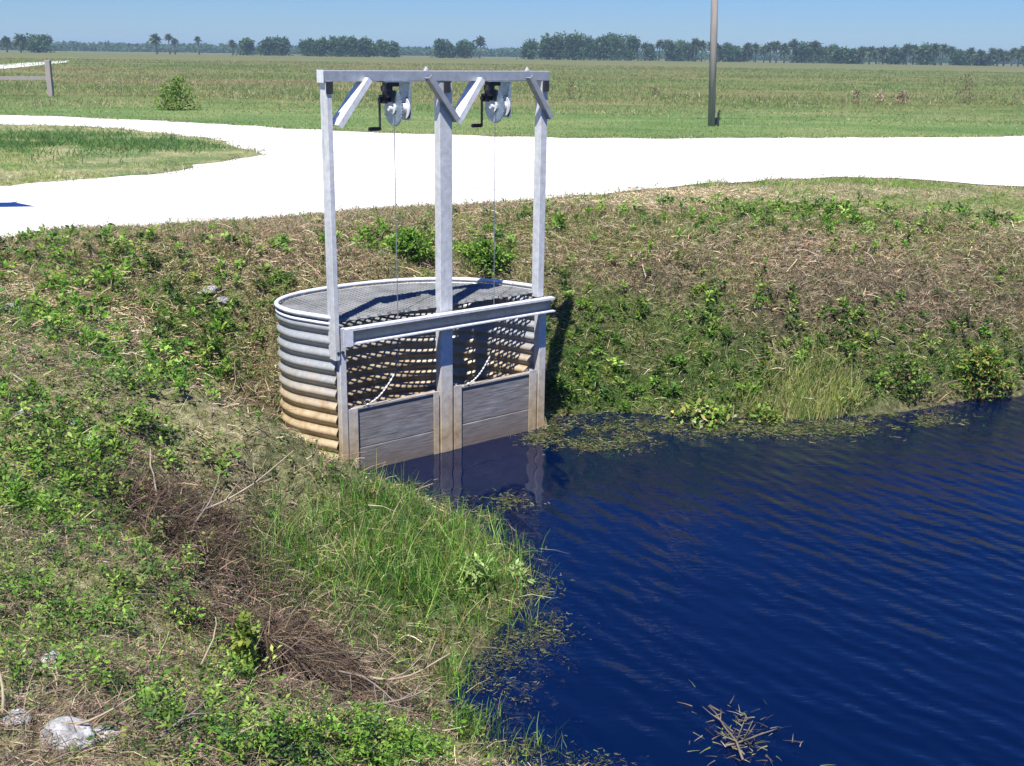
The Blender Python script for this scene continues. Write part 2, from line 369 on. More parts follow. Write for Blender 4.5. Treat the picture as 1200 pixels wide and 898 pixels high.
# ------------------------------------------------------------------ plant material (own colour per leaf)
def plant_mat(name, trans=.35, rough=.6, spec=.3):
    m = NT(name); a = m.n('ShaderNodeAttribute', attribute_name='tint')
    p = m.n('ShaderNodeBsdfPrincipled'); p.inputs['Roughness'].default_value = rough; p.inputs['Specular IOR Level'].default_value = spec
    m.l(a.outputs['Color'], p.inputs['Base Color'])
    if trans:
        t = m.n('ShaderNodeBsdfTranslucent'); m.l(m.mix(.5, a.outputs['Color'], (.25, .32, .04), 'MIX') if False else a.outputs['Color'], t.inputs[0])
        x = m.n('ShaderNodeMixShader'); x.inputs[0].default_value = trans
        m.l(p.outputs[0], x.inputs[1]); m.l(t.outputs[0], x.inputs[2]); m.l(x.outputs[0], m.o.inputs[0])
    else: m.l(p.outputs[0], m.o.inputs[0])
    return m.m
LEAF = plant_mat('leaf', .45); DRY = plant_mat('dry_stem', .12, .85, .1); BARKM = plant_mat('woody', 0, .9, .1)

def pick(n, pal, jit=.18):
    pal = np.array(pal) * 1.12; c = pal[rng.integers(0, len(pal), n)]
    return np.clip(c * (1 + rng.normal(0, jit, (n, 1))) * (1 + rng.normal(0, .06, (n, 3))), .004, .9)
def rdir(n, e0, e1):
    a = rng.uniform(0, 2 * np.pi, n); e = np.radians(rng.uniform(e0, e1, n))
    return np.stack([np.cos(a) * np.cos(e), np.sin(a) * np.cos(e), np.sin(e)], 1)
def unit(v): return v / (np.linalg.norm(v, axis=-1, keepdims=True) + 1e-9)
def leaf_quads(p, d, L, W):
    """pointed, slightly folded leaves"""
    n = len(p); L = np.reshape(L, (-1, 1)) * np.ones((n, 1)); W = np.reshape(W, (-1, 1)) * np.ones((n, 1))
    s = unit(np.cross(d, rng.normal(0, .45, (n, 3)) + [0, 0, 1.])); nn = np.cross(s, d)
    a = p; b = p + d * L * .5 + s * W * .5 + nn * W * .15; c = p + d * L - nn * L * .12; e = p + d * L * .5 - s * W * .5 + nn * W * .15
    return np.stack([a, b, c, e], 1)
def ribbons(p, d, L, W, segs=2, curve=.4, grav=True, taper=.2):
    """curved thin strips: returns (n*segs,4,3) and repeat index"""
    n = len(p); L = np.reshape(L, (-1, 1)) * np.ones((n, 1)); W = np.reshape(W, (-1, 1)) * np.ones((n, 1))
    k = rng.normal(0, 1, (n, 3)) * .5; k[:, 2] = -np.abs(k[:, 2]) - .4 if grav else k[:, 2]
    k = k * curve
    s = unit(np.cross(d, rng.normal(0, 1, (n, 3))))
    pts = []
    for i in range(segs + 1):
        t = i / segs; pts.append((p + (d * t + k * t * t) * L, W * (1 - (1 - taper) * t)))
    Q = []
    for i in range(segs):
        (a, wa), (b, wb) = pts[i], pts[i + 1]
        Q.append(np.stack([a - s * wa / 2, a + s * wa / 2, b + s * wb / 2, b - s * wb / 2], 1))
    return np.concatenate(Q), np.tile(np.arange(n), segs)
class Pile:
    def __init__(s): s.q = []; s.c = []
    def add(s, q, c): s.q.append(q); s.c.append(c)
    def rib(s, p, d, L, W, c, **k): q, i = ribbons(p, d, L, W, **k); s.add(q, c[i])
    def build(s, name, mat, parent=None): return quad_mesh(name, np.concatenate(s.q), np.concatenate(s.c), mat, parent)
def scatter(n, x0, x1, y0, y1, dens=None, margin=.0):
    """points on dry land; dens(x,y) in 0..1; keeps near the camera's wedge"""
    y = y0 * (y1 / y0) ** rng.uniform(0, 1, n); x = rng.uniform(-1, 1, n) * (.55 * y + 1.2)
    k = (x > x0) & (x < x1); x, y = x[k], y[k]
    if dens is not None: k = rng.uniform(0, 1, len(x)) < dens(x, y); x, y = x[k], y[k]
    k = (sdist(POND, x, y) > margin) & (sdist(FPW, x, y) > .02) & ~((y > 11) & (sdist(ROAD, x, y) < -.12) & (sdist(ISL, x, y) > .1)); x, y = x[k], y[k]
    return x, y
def on_ground(x, y, dz=0.): return np.stack([x, y, ground_z(x, y) + dz], 1)

G_BR = [(.14, .28, .035), (.2, .35, .05), (.12, .25, .03), (.27, .38, .08), (.08, .17, .03)]
G_DK = [(.045, .1, .02), (.06, .13, .03), (.08, .16, .035)]
G_YL = [(.24, .27, .06), (.3, .28, .08), (.2, .25, .06)]
BRN = [(.19, .14, .09), (.29, .22, .145), (.16, .125, .10), (.38, .3, .2), (.10, .07, .055), (.25, .18, .14)]
STR = [(.55, .46, .28), (.46, .38, .23), (.62, .54, .37), (.4, .33, .18)]
PINK = [(.46, .33, .23), (.36, .25, .17), (.54, .42, .28)]
SED = [(.12, .32, .04), (.18, .4, .055), (.08, .2, .03), (.3, .46, .09)]

# leafy weeds: each plant a short stem with leaves around it
def leafy(x, y, pal, hmax=.2, K=14, L=(.03, .07), dens=None):
    n = len(x); base = on_ground(x, y, 0); h = rng.uniform(.35, 1, n) * hmax * (.6 + .8 * fbm(x, y, 2.2, 40))
    tilt = rng.normal(0, .22, (n, 2)); idx = np.repeat(np.arange(n), K); t = rng.uniform(.15, 1, n * K) ** .7
    p = base[idx].copy(); p[:, :2] += tilt[idx] * (t * h[idx])[:, None]; p[:, 2] += t * h[idx]
    d = rdir(n * K, -15, 60); p += d * rng.uniform(0, .03, (n * K, 1))
    LL = rng.uniform(*L, n * K) * (1.15 - .4 * t) * np.clip(y / 8, .55, 1.25)[idx]; c = pick(n, pal, .2)[idx] * (1 + rng.normal(0, .14, (n * K, 1)))
    return leaf_quads(p, d, LL, LL * rng.uniform(.35, .6, n * K)), np.clip(c, .01, .9)

weeds = Pile()
x, y = scatter(90000, -7, 9, 2.2, 15, lambda x, y: np.clip(GREEN(x, y) * 1.5 * sstep(.3, .55, fbm(x, y, 3.5, 50)) , 0, 1) * .36)
q_, c_ = leafy(x, y, G_BR + G_BR + G_DK[:2], .17, 15); weeds.add(q_, c_)
x, y = scatter(110000, -7, 9, 2.2, 15, lambda x, y: (.14 + .34 * sstep(.5, .7, fbm(x, y, 2., 51))) * sstep(1.4, .3, BROWN(x, y)) * .5)
q_, c_ = leafy(x, y, G_BR[:3] + G_DK + G_YL[:1], .08, 8, (.02, .045)); weeds.add(q_, c_)
tag(weeds.build('bank_weeds', LEAF), 'low bright green leafy weeds growing in patches over the ditch bank', 'weeds', kind='stuff')

# mown and rough grass
grass = Pile()
x, y = scatter(430000, -7, 9, 2.2, 14.5, lambda x, y: .8 * np.clip(1 - .7 * BROWN(x, y), .15, 1) * (.35 + .65 * sstep(.35, .6, fbm(x, y, 1.7, 60))))
n = len(x); grass.rib(on_ground(x, y), rdir(n, 35, 90), rng.uniform(.04, .13, n) * np.clip(y / 8, .5, 1.2), rng.uniform(.003, .007, n) * np.clip(y / 8, .5, 1.3), pick(n, G_DK + G_BR + STR[:2] + G_YL + BRN[:2]), curve=.5)
x, y = scatter(300000, -16, 19, 11.5, 26, lambda x, y: np.where(on_road(x, y), .0, .75))
n = len(x); nn_ = fbm(x, y, .9, 61); gg = (rng.uniform(0, 1, n) < sstep(.42, .66, nn_ - .1 + .35 * np.clip(GREEN(x, y), 0, 1) + .1 * sstep(3, 8, x)))[:, None]
cc = np.where(gg, pick(n, G_BR[:2] + G_YL + SED), pick(n, STR + STR + STR + BRN[:1] + G_YL))
bb = np.clip(BROWN(x, y), 0, 1)[:, None]; cc = np.where(rng.uniform(0, 1, (n, 1)) < bb * .8, pick(n, BRN + PINK), cc)
grass.rib(on_ground(x, y), rdir(n, 30, 90), rng.uniform(.03, .09, n) * (1 + .8 * (nn_ > .6)), rng.uniform(.006, .012, n), cc, curve=.5, segs=1)
x, y = scatter(420000, -7, 9, 10.2, 14.6, lambda x, y: .85 * np.clip(1 - .45 * BROWN(x, y), .2, 1)); n = len(x); gsel = (rng.uniform(0, 1, n) < .35 + .5 * np.clip(GREEN(x, y), 0, 1) - .35 * np.clip(BROWN(x, y), 0, 1) - .3 * sstep(2., 3.2, sdist(POND, x, y)))[:, None]
grass.rib(on_ground(x, y), rdir(n, 15, 80), rng.uniform(.05, .16, n), rng.uniform(.005, .011, n), np.where(gsel, pick(n, G_BR + G_YL + G_DK), pick(n, STR + PINK + BRN[:3])), curve=.5, segs=2)
n = 14000; c0 = U(60, 168, ZR); x = c0[0] + rng.normal(0, 2.6, n); y = c0[1] + rng.normal(0, 1.5, n); k = (sdist(ISL, x, y) < -.3) & (fbm(x, y, .8, 67) > .4); x, y = x[k], y[k]; n = len(x)
grass.rib(np.stack([x, y, np.full(n, ZR)], 1), rdir(n, 40, 85), rng.uniform(.1, .3, n), rng.uniform(.012, .022, n), pick(n, [(.07, .2, .05), (.12, .26, .06), (.09, .16, .05), (.2, .26, .09)]), curve=.4, segs=2)
E_ = np.concatenate([ROAD[(np.abs(ROAD[:, 0]) < .6 * ROAD[:, 1] + 2) & (ROAD[:, 1] < 36)], ISL]); n = 26000
e_ = E_[rng.integers(0, len(E_), n)]; x = e_[:, 0] + rng.uniform(-.2, .2, n); y = e_[:, 1] + rng.normal(0, .16, n) * (1 + 1.5 * (rng.uniform(0, 1, n) < .1))
k = fbm(x, y, 1.6, 66) > .42; x, y = x[k], y[k]; n = len(x)
grass.rib(np.stack([x, y, np.full(n, ZR)], 1), rdir(n, 30, 85), rng.uniform(.05, .15, n), rng.uniform(.008, .02, n), pick(n, STR + G_YL + G_DK + BRN[:2]), curve=.5, segs=1)
tag(grass.build('bank_grass', LEAF), 'short mixed green and straw coloured grass over the banks and road verge', 'grass', kind='stuff')

# dead stalks and litter
dead = Pile()
x, y = scatter(330000, -7, 9, 2.2, 14.8, lambda x, y: np.clip(.3 + .5 * BROWN(x, y) - .28 * SEDGE(x, y), .02, .9))
n = len(x); L_ = rng.uniform(.04, .2, n) * np.clip(y / 8, .6, 1.1); P_ = on_ground(x, y); P_[:, 2] += rng.uniform(0, .05, n)
bb = np.clip(BROWN(x, y), 0, 1.2)[:, None]
cc = np.where(rng.uniform(0, 1, (n, 1)) < .45 + .4 * bb + .35 * sstep(9.5, 7.5, y)[:, None], pick(n, BRN), pick(n, STR + PINK)); dead.rib(P_, rdir(n, -8, 45), L_, rng.uniform(.003, .008, n) * np.clip(y / 8, .5, 1.2), cc, curve=.5, segs=2, taper=.6)
# pinkish straw matted on the upper banks
x, y = scatter(170000, -7, 9, 9.5, 15, lambda x, y: sstep(.9, 1.5, sdist(POND, x, y)) * (.4 + .5 * sstep(.4, .6, fbm(x, y, 1.2, 70))))
n = len(x); dead.rib(on_ground(x, y, .015), rdir(n, -5, 28), rng.uniform(.03, .11, n), rng.uniform(.005, .011, n), pick(n, PINK + PINK + STR + BRN[:2]), curve=.3, segs=1, taper=.6)
x, y = scatter(160000, -8, 9, 10.5, 17, lambda x, y: sstep(2.6, .4, sdist(ROADC, x, y)) * (.35 + .65 * sstep(.3, .6, fbm(x, y, 1.5, 71))) * sstep(7, 1.5, x - 1))
n = len(x); dead.rib(on_ground(x, y, .01), rdir(n, 0, 35), rng.uniform(.03, .09, n), rng.uniform(.006, .012, n), pick(n, STR + STR + PINK), curve=.3, segs=1, taper=.6)
# long leaning dead stalks
x, y = scatter(9000, -6, 9, 2.2, 14, lambda x, y: np.clip(.06 + .3 * BROWN(x, y), 0, .6))
n = len(x); dead.rib(on_ground(x, y), rdir(n, 5, 75), rng.uniform(.15, .42, n) * np.clip(y / 8, .5, 1.1), rng.uniform(.003, .007, n) * np.clip(y / 8, .5, 1.1), pick(n, BRN + STR[:1]), curve=.35, segs=4, taper=.4)
tag(dead.build('dead_stalks', DRY), 'tangled brown and straw coloured dead stalks and litter on the banks', 'dead stalks', kind='stuff')

# sedge by the near shore
sed = Pile()
x, y = scatter(160000, -4, 1, 4.6, 10.2, lambda x, y: np.clip(SEDGE(x, y) * 1.2, 0, 1) * (.25 + .75 * sstep(.35, .6, fbm(x, y, 5, 77))), -.25)
n = len(x); P_ = on_ground(x, y); P_[:, 2] = np.maximum(P_[:, 2], -.02)
sed.rib(P_, rdir(n, 62, 90), rng.uniform(.1, .4, n) * np.clip((y - 2.2) / 5, .4, 1) * (1 - .6 * sstep(8.6, 9.3, y)), rng.uniform(.004, .008, n) * np.clip(y / 8, .6, 1), pick(n, SED + SED + G_DK + STR[:1] + G_YL[:2], .3), curve=.35, segs=3)
x, y = scatter(30000, -4, 1, 6, 10.2, lambda x, y: np.clip(SEDGE(x, y), 0, 1) * .5, -.2)
n = len(x); P_ = on_ground(x, y); P_[:, 2] = np.maximum(P_[:, 2], 0) + rng.uniform(0, .1, n)
sed.rib(P_, rdir(n, -10, 50), rng.uniform(.08, .25, n), rng.uniform(.004, .007, n), pick(n, STR + G_YL + SED), curve=.4, segs=2)
tag(sed.build('shore_sedge', LEAF), 'bright green upright sedge growing at the shore in front of the gate', 'sedge', kind='stuff')

rd = Pile()
x, y = scatter(200000, 1.5, 6, 10.8, 13, lambda x, y: np.clip(REEDS(x, y) * 1.5, 0, 1) * .9, -.15)
n = len(x); P_ = on_ground(x, y); P_[:, 2] = np.maximum(P_[:, 2], -.02)
rd.rib(P_, rdir(n, 60, 88), rng.uniform(.15, .42, n), rng.uniform(.006, .012, n), pick(n, [(.45, .48, .16), (.36, .42, .12), (.5, .45, .22), (.2, .32, .07)]), curve=.3, segs=3)
tag(rd.build('yellow_shore_grass', LEAF), 'clump of tall pale yellow green grass at the far water edge', 'shore grass', kind='stuff')

# floating weed
fl = Pile(); 
class WPatch(Patch):
    def __init__(s, px, py, rx, ry, a=1.):
        s.c = U(px, py); M = np.array([U(px + rx, py) - s.c, U(px, py - ry) - s.c]).T; s.i = np.linalg.inv(M); s.a = a
FW = [WPatch(*p) for p in [(700, 500, 60, 8, 1), (650, 505, 40, 8, 1), (625, 514, 26, 5, .9), (700, 524, 40, 8, 1), (745, 515, 30, 6, .6), (810, 505, 60, 7, .8), (900, 502, 70, 8, 1), (980, 500, 60, 9, 1.1), (1045, 490, 50, 9, 1.1), (1070, 498, 40, 6, .8),
      (600, 590, 26, 8, .8), (560, 606, 24, 10, .9), (470, 572, 24, 5, .9), (520, 590, 22, 6, .8), (606, 648, 14, 12, .7), (630, 700, 22, 22, .7), (600, 745, 50, 20, 1.2), (565, 770, 36, 24, 1.1), (548, 810, 26, 34, .9), (565, 850, 18, 14, .5), (600, 880, 40, 12, .9), (690, 893, 40, 8, .6), (615, 820, 14, 16, .25), (640, 730, 16, 18, .4), (590, 800, 50, 30, .1)]]
n = 420000; y = 4.5 * 3 ** rng.uniform(0, 1, n); x = rng.uniform(-1.5, 6, n)
v = sum(p(x, y) for p in FW) * sstep(.3, .6, fbm(x, y, 3.2, 80)) * 1.3
k = (rng.uniform(0, 1, n) < np.clip(v, 0, 1) * .8) & (sdist(POND, x, y) < .12); x, y = x[k], y[k]; n = len(x)
P_ = np.stack([x, y, rng.uniform(.003, .025, n)], 1)
fl.rib(P_, rdir(n, -6, 14), rng.uniform(.012, .06, n) * np.clip(y / 9, .55, 1.2), rng.uniform(.003, .009, n) * np.clip(y / 9, .6, 1.2), pick(n, [(.14, .17, .05), (.2, .22, .09), (.09, .1, .04), (.28, .27, .14), (.08, .15, .03), (.13, .09, .05)]), curve=.15, segs=1, taper=.6)
tag(fl.build('floating_weed', LEAF), 'olive and straw coloured weed floating in mats along the water edge', 'floating weed', kind='stuff')

# ------------------------------------------------------------------ field vegetation
fg = Pile()
n = 300000; r = 27 + 200 * rng.uniform(0, 1, n) ** 2.0; a = rng.uniform(-.56, .56, n); x = r * np.sin(a); y = r * np.cos(a)
k = ~on_road(x, y) & (y > 24); x, y, r = x[k], y[k], r[k]
v = fbm(x * .4, y, .25, 90); k = rng.uniform(0, 1, len(x)) < np.where(y < 44, .5, .25 + .75 * sstep(.35, .6, v)); x, y, r, v = x[k], y[k], r[k], v[k]; n = len(x)
thr = 41 + .25 * x; tall = sstep(thr - 9, thr + 12, y + 22 * (v - .5)); hh = (.05 + .24 * tall * (.3 + v)) * rng.uniform(.5, 1.2, n)
pt = fbm(x * .35, y, .09, 95); gsel = (rng.uniform(0, 1, (n, 1)) < (.82 - .6 * tall * sstep(.42, .62, pt))[:, None])
cc = np.where(gsel, pick(n, [(.1, .18, .045), (.14, .2, .06), (.18, .23, .07), (.08, .14, .04)]), pick(n, STR[1:] + BRN[:4] + PINK + G_YL))
tm = np.where((fbm(x * .35, y, .09, 95) > .55)[:, None], [[.24, .22, .10]], [[.15, .22, .07]]); fm = (.35 + .5 * sstep(40, 100, r))[:, None]; cc = np.clip(cc * (1 - fm) + tm * fm, 0, .8) * 1.25
fg.rib(np.stack([x, y, np.full(n, ZR)], 1), rdir(n, 25, 90), hh, .006 + r * .0004, cc, curve=.35, segs=1, taper=.35)
tag(fg.build('field_grass', LEAF), 'rough green and reddish grass covering the open field behind the road', 'field grass', kind='stuff')

# ------------------------------------------------------------------ galvanised steel
def steel(name, base=(.50, .53, .56), stain=True, metal=.35, rough=.42, zlo=.35, zhi=.95, spang=18):
    m = NT(name); P = m.pos(); n1 = m.noise(P, spang, 3, .6); n2 = m.noise(P, 3.5, 4, .6); n3 = m.noise(m.scaled(P, 1, 1, .12), 26, 4, .6)
    b = np.array(base); c = m.ramp(n1, [(.3, tuple(b * .8)), (.55, tuple(b)), (.75, tuple(b * 1.16))])
    c = m.mix(m.ramp(n2, [(.35, 0.), (.7, .35)]), c, (.42, .43, .43))
    c = m.mix(m.ramp(n3, [(.56, 0.), (.7, .3)]), c, (.33, .32, .3))
    if stain:
        s = m.n('ShaderNodeSeparateXYZ'); m.l(P, s.inputs[0])
        z = m.math('ADD', s.outputs[2], m.math('MULTIPLY', m.math('SUBTRACT', m.noise(P, 5, 4, .65), .5), .5))
        z = m.math('ADD', z, m.math('MULTIPLY', m.math('SUBTRACT', n3, .5), .35))
        mr_ = m.n('ShaderNodeMapRange'); m.l(z, mr_.inputs[0]); mr_.inputs[1].default_value = zhi; mr_.inputs[2].default_value = zlo; mr_.inputs[3].default_value = 0; mr_.inputs[4].default_value = .93
        tan_ = m.ramp(m.noise(P, 9, 5, .65), [(.3, (.34, .22, .11)), (.5, (.52, .39, .22)), (.7, (.62, .5, .32))])
        c = m.mix(mr_.outputs[0], c, tan_)
    return m.bsdf(c, rough, metal=metal, bump=n1, bstr=.08, bdist=.002)
ST = steel('galvanised_steel'); ST_P = steel('galvanised_post', (.69, .70, .69), True, .15, .4, .2, .95); ST_C = steel('corrugated_steel', (.36, .37, .36), True, .25, .42, .62, 1.0, 30)
ST_CLEAN = steel('bright_galvanised', (.78, .79, .8), False, .15, .45)
ST_BEAM_SHADE = steel('beam_steel_shaded', (.38, .42, .46), False, .3, .45); ST_RAIL_SHADE = steel('rail_steel_shaded', (.2, .225, .225), False, .3, .5)  # same steel, shade of beam and rail web painted into the colour
def plain(name, c, rough=.6, metal=0., sc_=20):
    m = NT(name); n = m.noise(m.pos(), sc_, 4, .6); return m.bsdf(m.ramp(n, [(.3, tuple(np.array(c) * .7)), (.7, tuple(np.array(c) * 1.2))]), rough, metal=metal, bump=n, bstr=.2, bdist=.003)
DARK = plain('black_iron', (.03, .03, .035), .55); RUBBER = plain('black_grip', (.015, .015, .015), .6); ZINC = plain('zinc_plated', (.27, .35, .43), .35, .5)
wd = NT('weathered_board'); P = wd.n('ShaderNodeTexCoord').outputs['Object']
g1 = wd.noise(wd.scaled(P, .7, 1, 9), 6, 5, .65, .4); g2 = wd.noise(P, 2.2, 4)
wc = wd.ramp(g1, [(.3, (.09, .09, .092)), (.5, (.21, .21, .212)), (.7, (.36, .355, .35))]); wc = wd.mix(wd.ramp(g2, [(.4, 0.), (.65, .45)]), wc, (.19, .15, .125))
s = wd.n('ShaderNodeSeparateXYZ'); wd.l(wd.pos(), s.inputs[0])
zz = wd.math('ADD', s.outputs[2], wd.math('MULTIPLY', g2, .12)); mr_ = wd.n('ShaderNodeMapRange'); wd.l(zz, mr_.inputs[0]); mr_.inputs[1].default_value = .36; mr_.inputs[2].default_value = .02; mr_.inputs[4].default_value = .85
wc = wd.mix(mr_.outputs[0], wc, (.17, .125, .09)); WOOD = wd.bsdf(wc, .8, spec=.3, bump=g1, bstr=.4, bdist=.006)

# ------------------------------------------------------------------ the gate
gate = empty('water_control_gate', (PM[0], PM[1], 0), ANG)
tag(gate, 'galvanised corrugated water gate with three tall posts and two winches at the pond edge', 'sluice gate')
RIM = 1.5
# corrugated shell
zs = np.arange(-.45, RIM, .0125 * 1.25); nrm = []
for i in range(len(FPS)):
    t = FPS[min(i + 1, len(FPS) - 1)] - FPS[max(i - 1, 0)]; t = t / np.linalg.norm(t); nrm.append(np.array([-t[1], t[0]]))
nrm = np.array(nrm)
def shell_mesh():
    bm = bmesh.new(); lay = []
    for side in (0, 1):
        g_ = []
        for z in zs:
            o = .017 * math.sin(2 * math.pi * z / .125) - (.006 if side else 0)
            g_.append([bm.verts.new((FPS[i][0] + nrm[i][0] * o, FPS[i][1] + nrm[i][1] * o, z)) for i in range(len(FPS))])
        lay.append(g_)
    for s_, g_ in enumerate(lay):
        for j in range(len(zs) - 1):
            for i in range(len(FPS) - 1):
                f = (g_[j][i], g_[j][i + 1], g_[j + 1][i + 1], g_[j + 1][i]); bm.faces.new(f if not s_ else f[::-1])
    a, b = lay
    for j in (0, len(zs) - 1):
        for i in range(len(FPS) - 1): bm.faces.new((a[j][i], a[j][i + 1], b[j][i + 1], b[j][i]))
    return bm
bm_obj('corrugated_shell', shell_mesh(), ST_C, gate, True)
bm = bmesh.new(); tube(bm, [(FPS[i][0] + nrm[i][0] * .006, FPS[i][1] + nrm[i][1] * .006, RIM + .012) for i in range(len(FPS))], .022, 10)
tube(bm, [(FPS[i][0] + nrm[i][0] * .004, FPS[i][1] + nrm[i][1] * .004, RIM - .045) for i in range(len(FPS))], .016, 8)
bm_obj('rim', bm, ST_CLEAN, gate, True)

# expanded metal cover inside the rim
def inside_fp(u_, n_): return sdist(FPS, u_, n_)
bm = bmesh.new(); LW, SW = .11, .054; zc = RIM - .03; sw = .026; tilt = R(50)
verts = []; faces = []
for r_ in range(int(1.35 / (SW / 2)) + 1):
    n0 = .0 + r_ * SW / 2
    for c_ in range(int(2.9 / LW) + 1):
        u0 = -1.45 + c_ * LW + (LW / 2 if r_ % 2 else 0)
        for sgn in (-1, 1):
            a_ = (u0, n0); b_ = (u0 + LW / 2, n0 + sgn * SW / 2)
            mid = ((a_[0] + b_[0]) / 2, (a_[1] + b_[1]) / 2)
            verts.append((a_, b_, mid))
mid = np.array([v[2] for v in verts]); ok = inside_fp(mid[:, 0], mid[:, 1]) < -.015
dy_, dz_ = math.cos(tilt) * sw / 2, math.sin(tilt) * sw / 2
Q = []
for k_, (a_, b_, m_) in enumerate(verts):
    if not ok[k_] or m_[1] < .03: continue
    for t_ in (0, .0022):
        Q.append([(a_[0], a_[1] - dy_, zc - dz_ + t_), (b_[0], b_[1] - dy_, zc - dz_ + t_), (b_[0], b_[1] + dy_, zc + dz_ + t_), (a_[0], a_[1] + dy_, zc + dz_ + t_)])
Q = np.array(Q)
quad_mesh('grating_cover', Q, np.tile([[.5, .5, .5]], (len(Q), 1)), steel('expanded_metal', (.105, .11, .107), False, .1, .7), gate)

def piece(name, mat, fn, parent=gate, bev=.004, smooth=False):
    bm = bmesh.new(); fn(bm); return bm_obj(name, bm, mat, parent, smooth, bev)
ZT = 3.56
# posts
piece('post', ST_P, lambda b: box(b, -HA - .03, -HA + .02, -.065, .055, 1.13, ZT))
piece('lower_post', ST_P, lambda b: box(b, -HA + .023, -HA + .09, -.05, .05, -.4, 1.42))
piece('post', ST_P, lambda b: box(b, -.075, .065, -.045, .045, -.4, ZT))
piece('post', ST_P, lambda b: box(b, HA - .09, HA - .01, -.05, .05, 1.425, ZT))
piece('lower_post', ST_P, lambda b: box(b, HA - .05, HA + .04, -.045, .045, -.4, 1.42))
piece('splice_bolts', DARK, lambda b: [cyl(b, (-HA + .0 + i * .05, -.07, 1.2), (-HA + .0 + i * .05, -.048, 1.2), .014, 8) for i in (0, 1)] and None, bev=0)
# top beam: a box section with a lip at its ends
def beam(b):
    box(b, -HA - .045, HA + .01, -.05, .05, ZT, ZT + .09)
piece('top_beam', ST_BEAM_SHADE, beam)  # beam's shade and bluish sky tone are in its base colour
piece('beam_end_cap', ST_CLEAN, lambda b: box(b, -HA - .054, -HA - .047, -.055, .055, ZT - .01, ZT + .095), bev=0)
for u_ in (-HA - .005, -.005, HA - .05):
    piece('post_opening_dark', DARK, lambda b: (box(b, u_ - .032, u_ + .032, -.075, -.063 if u_ < -.5 else -.052, ZT - .1, ZT + .0)), bev=.001)  # dark plate painting the shaded opening at each post head
# braces
ST_BRACE_SHADE = steel('brace_steel_shaded', (.36, .38, .4), False, .3, .45)  # darker copy of the steel, shade of the underside braces painted in
def brace(u0, z0, u1, z1, mat):
    M, L = frame_to((u0, -.0, z0), (u1, -.0, z1))
    bm = bmesh.new()
    q = Vector((u1 - u0, 0, z1 - z0)).normalized(); s = Vector((q.z, 0, -q.x))
    for (a, b_, c, d) in ((-.075, .085 if mat is ST_CLEAN else .0, -.005, .005), (-.075, -.065, .006, .045)):
        vs = [];
        for e in (Vector((u0, 0, z0)), Vector((u1, 0, z1))):
            for yy in (a, b_):
                for k in (c, d): vs.append(bm.verts.new(e + s * k + Vector((0, yy - .03, 0))))
        for f in ((0, 1, 3, 2), (4, 6, 7, 5), (0, 4, 5, 1), (2, 3, 7, 6), (0, 2, 6, 4), (1, 5, 7, 3)): bm.faces.new([vs[i] for i in f])
    return bm_obj('brace', bm, mat, gate)
for u0, u1, m in ((-HA + .05, -HA + .36, ST_CLEAN), (.08, .36, ST_CLEAN), (.08, -.23, ST_BRACE_SHADE), (HA - .01, HA - .28, ST_BRACE_SHADE)):  # sunlit tone on two braces, shaded tone on the other two
    brace(u0, ZT - .36, u1, ZT + .03, m)
for u_ in (-.21, HA - .26):
    piece('brace_bolt', ST_CLEAN, lambda b: (cyl(b, (u_, -.03, ZT + .092), (u_, -.03, ZT + .125), .012, 8), cyl(b, (u_, -.03, ZT + .091), (u_, -.03, ZT + .108), .022, 6)) and None, bev=0)
# cross rail, an open channel facing the pond
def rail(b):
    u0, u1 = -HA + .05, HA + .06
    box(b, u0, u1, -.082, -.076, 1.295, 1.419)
piece('rail_web', ST_RAIL_SHADE, rail, bev=0)  # shade under the top flange painted in as darker steel
piece('rail_flange', ST_CLEAN, lambda b: (box(b, -HA + .05, HA + .06, -.15, -.076, 1.42, 1.43), box(b, -HA + .05, HA + .06, -.15, -.144, 1.408, 1.4195)), bev=0)
piece('rail_flange', ST_CLEAN, lambda b: box(b, -HA + .05, HA + .06, -.16, -.076, 1.282, 1.294), bev=0)
piece('rail_end_plate', ST_CLEAN, lambda b: box(b, -HA + .0, -HA + .1, -.168, -.161, 1.275, 1.437), bev=0)
# guides: a flange towards the camera, a return into the wall
def guide(u0, u1, top=.62): piece('board_guide', ST_P, lambda b: (box(b, u0, u1, -.04, -.03, -.4, top), box(b, (u0 + u1) / 2 - .005, (u0 + u1) / 2 + .005, -.029, .03, -.4, top), box(b, u0, u1, .035, .045, -.4, top)), bev=0)
guide(-HA + .095, -HA + .2, .64); guide(-.155, -.095, .64); guide(.085, .175, .66); guide(HA - .165, HA - .07, .66)
# stop boards
for u0, u1, splits in ((-HA + .06, -.13, (.24, .64)), (.14, HA - .11, (.3, .63))):
    bd = bmesh.new(); box(bd, u0, u1, -.024, .024, -.35, .235); o = bm_obj('gate_board', bd, WOOD, gate, bevel=.004)
    bd = bmesh.new(); box(bd, u0, u1, -.019, .026, .24, .62); o = bm_obj('gate_board', bd, WOOD, gate, bevel=.004)
    bd = bmesh.new(); box(bd, u0, u1, -.03, .03, .621, .636); bm_obj('board_cap', bd, ST, gate)
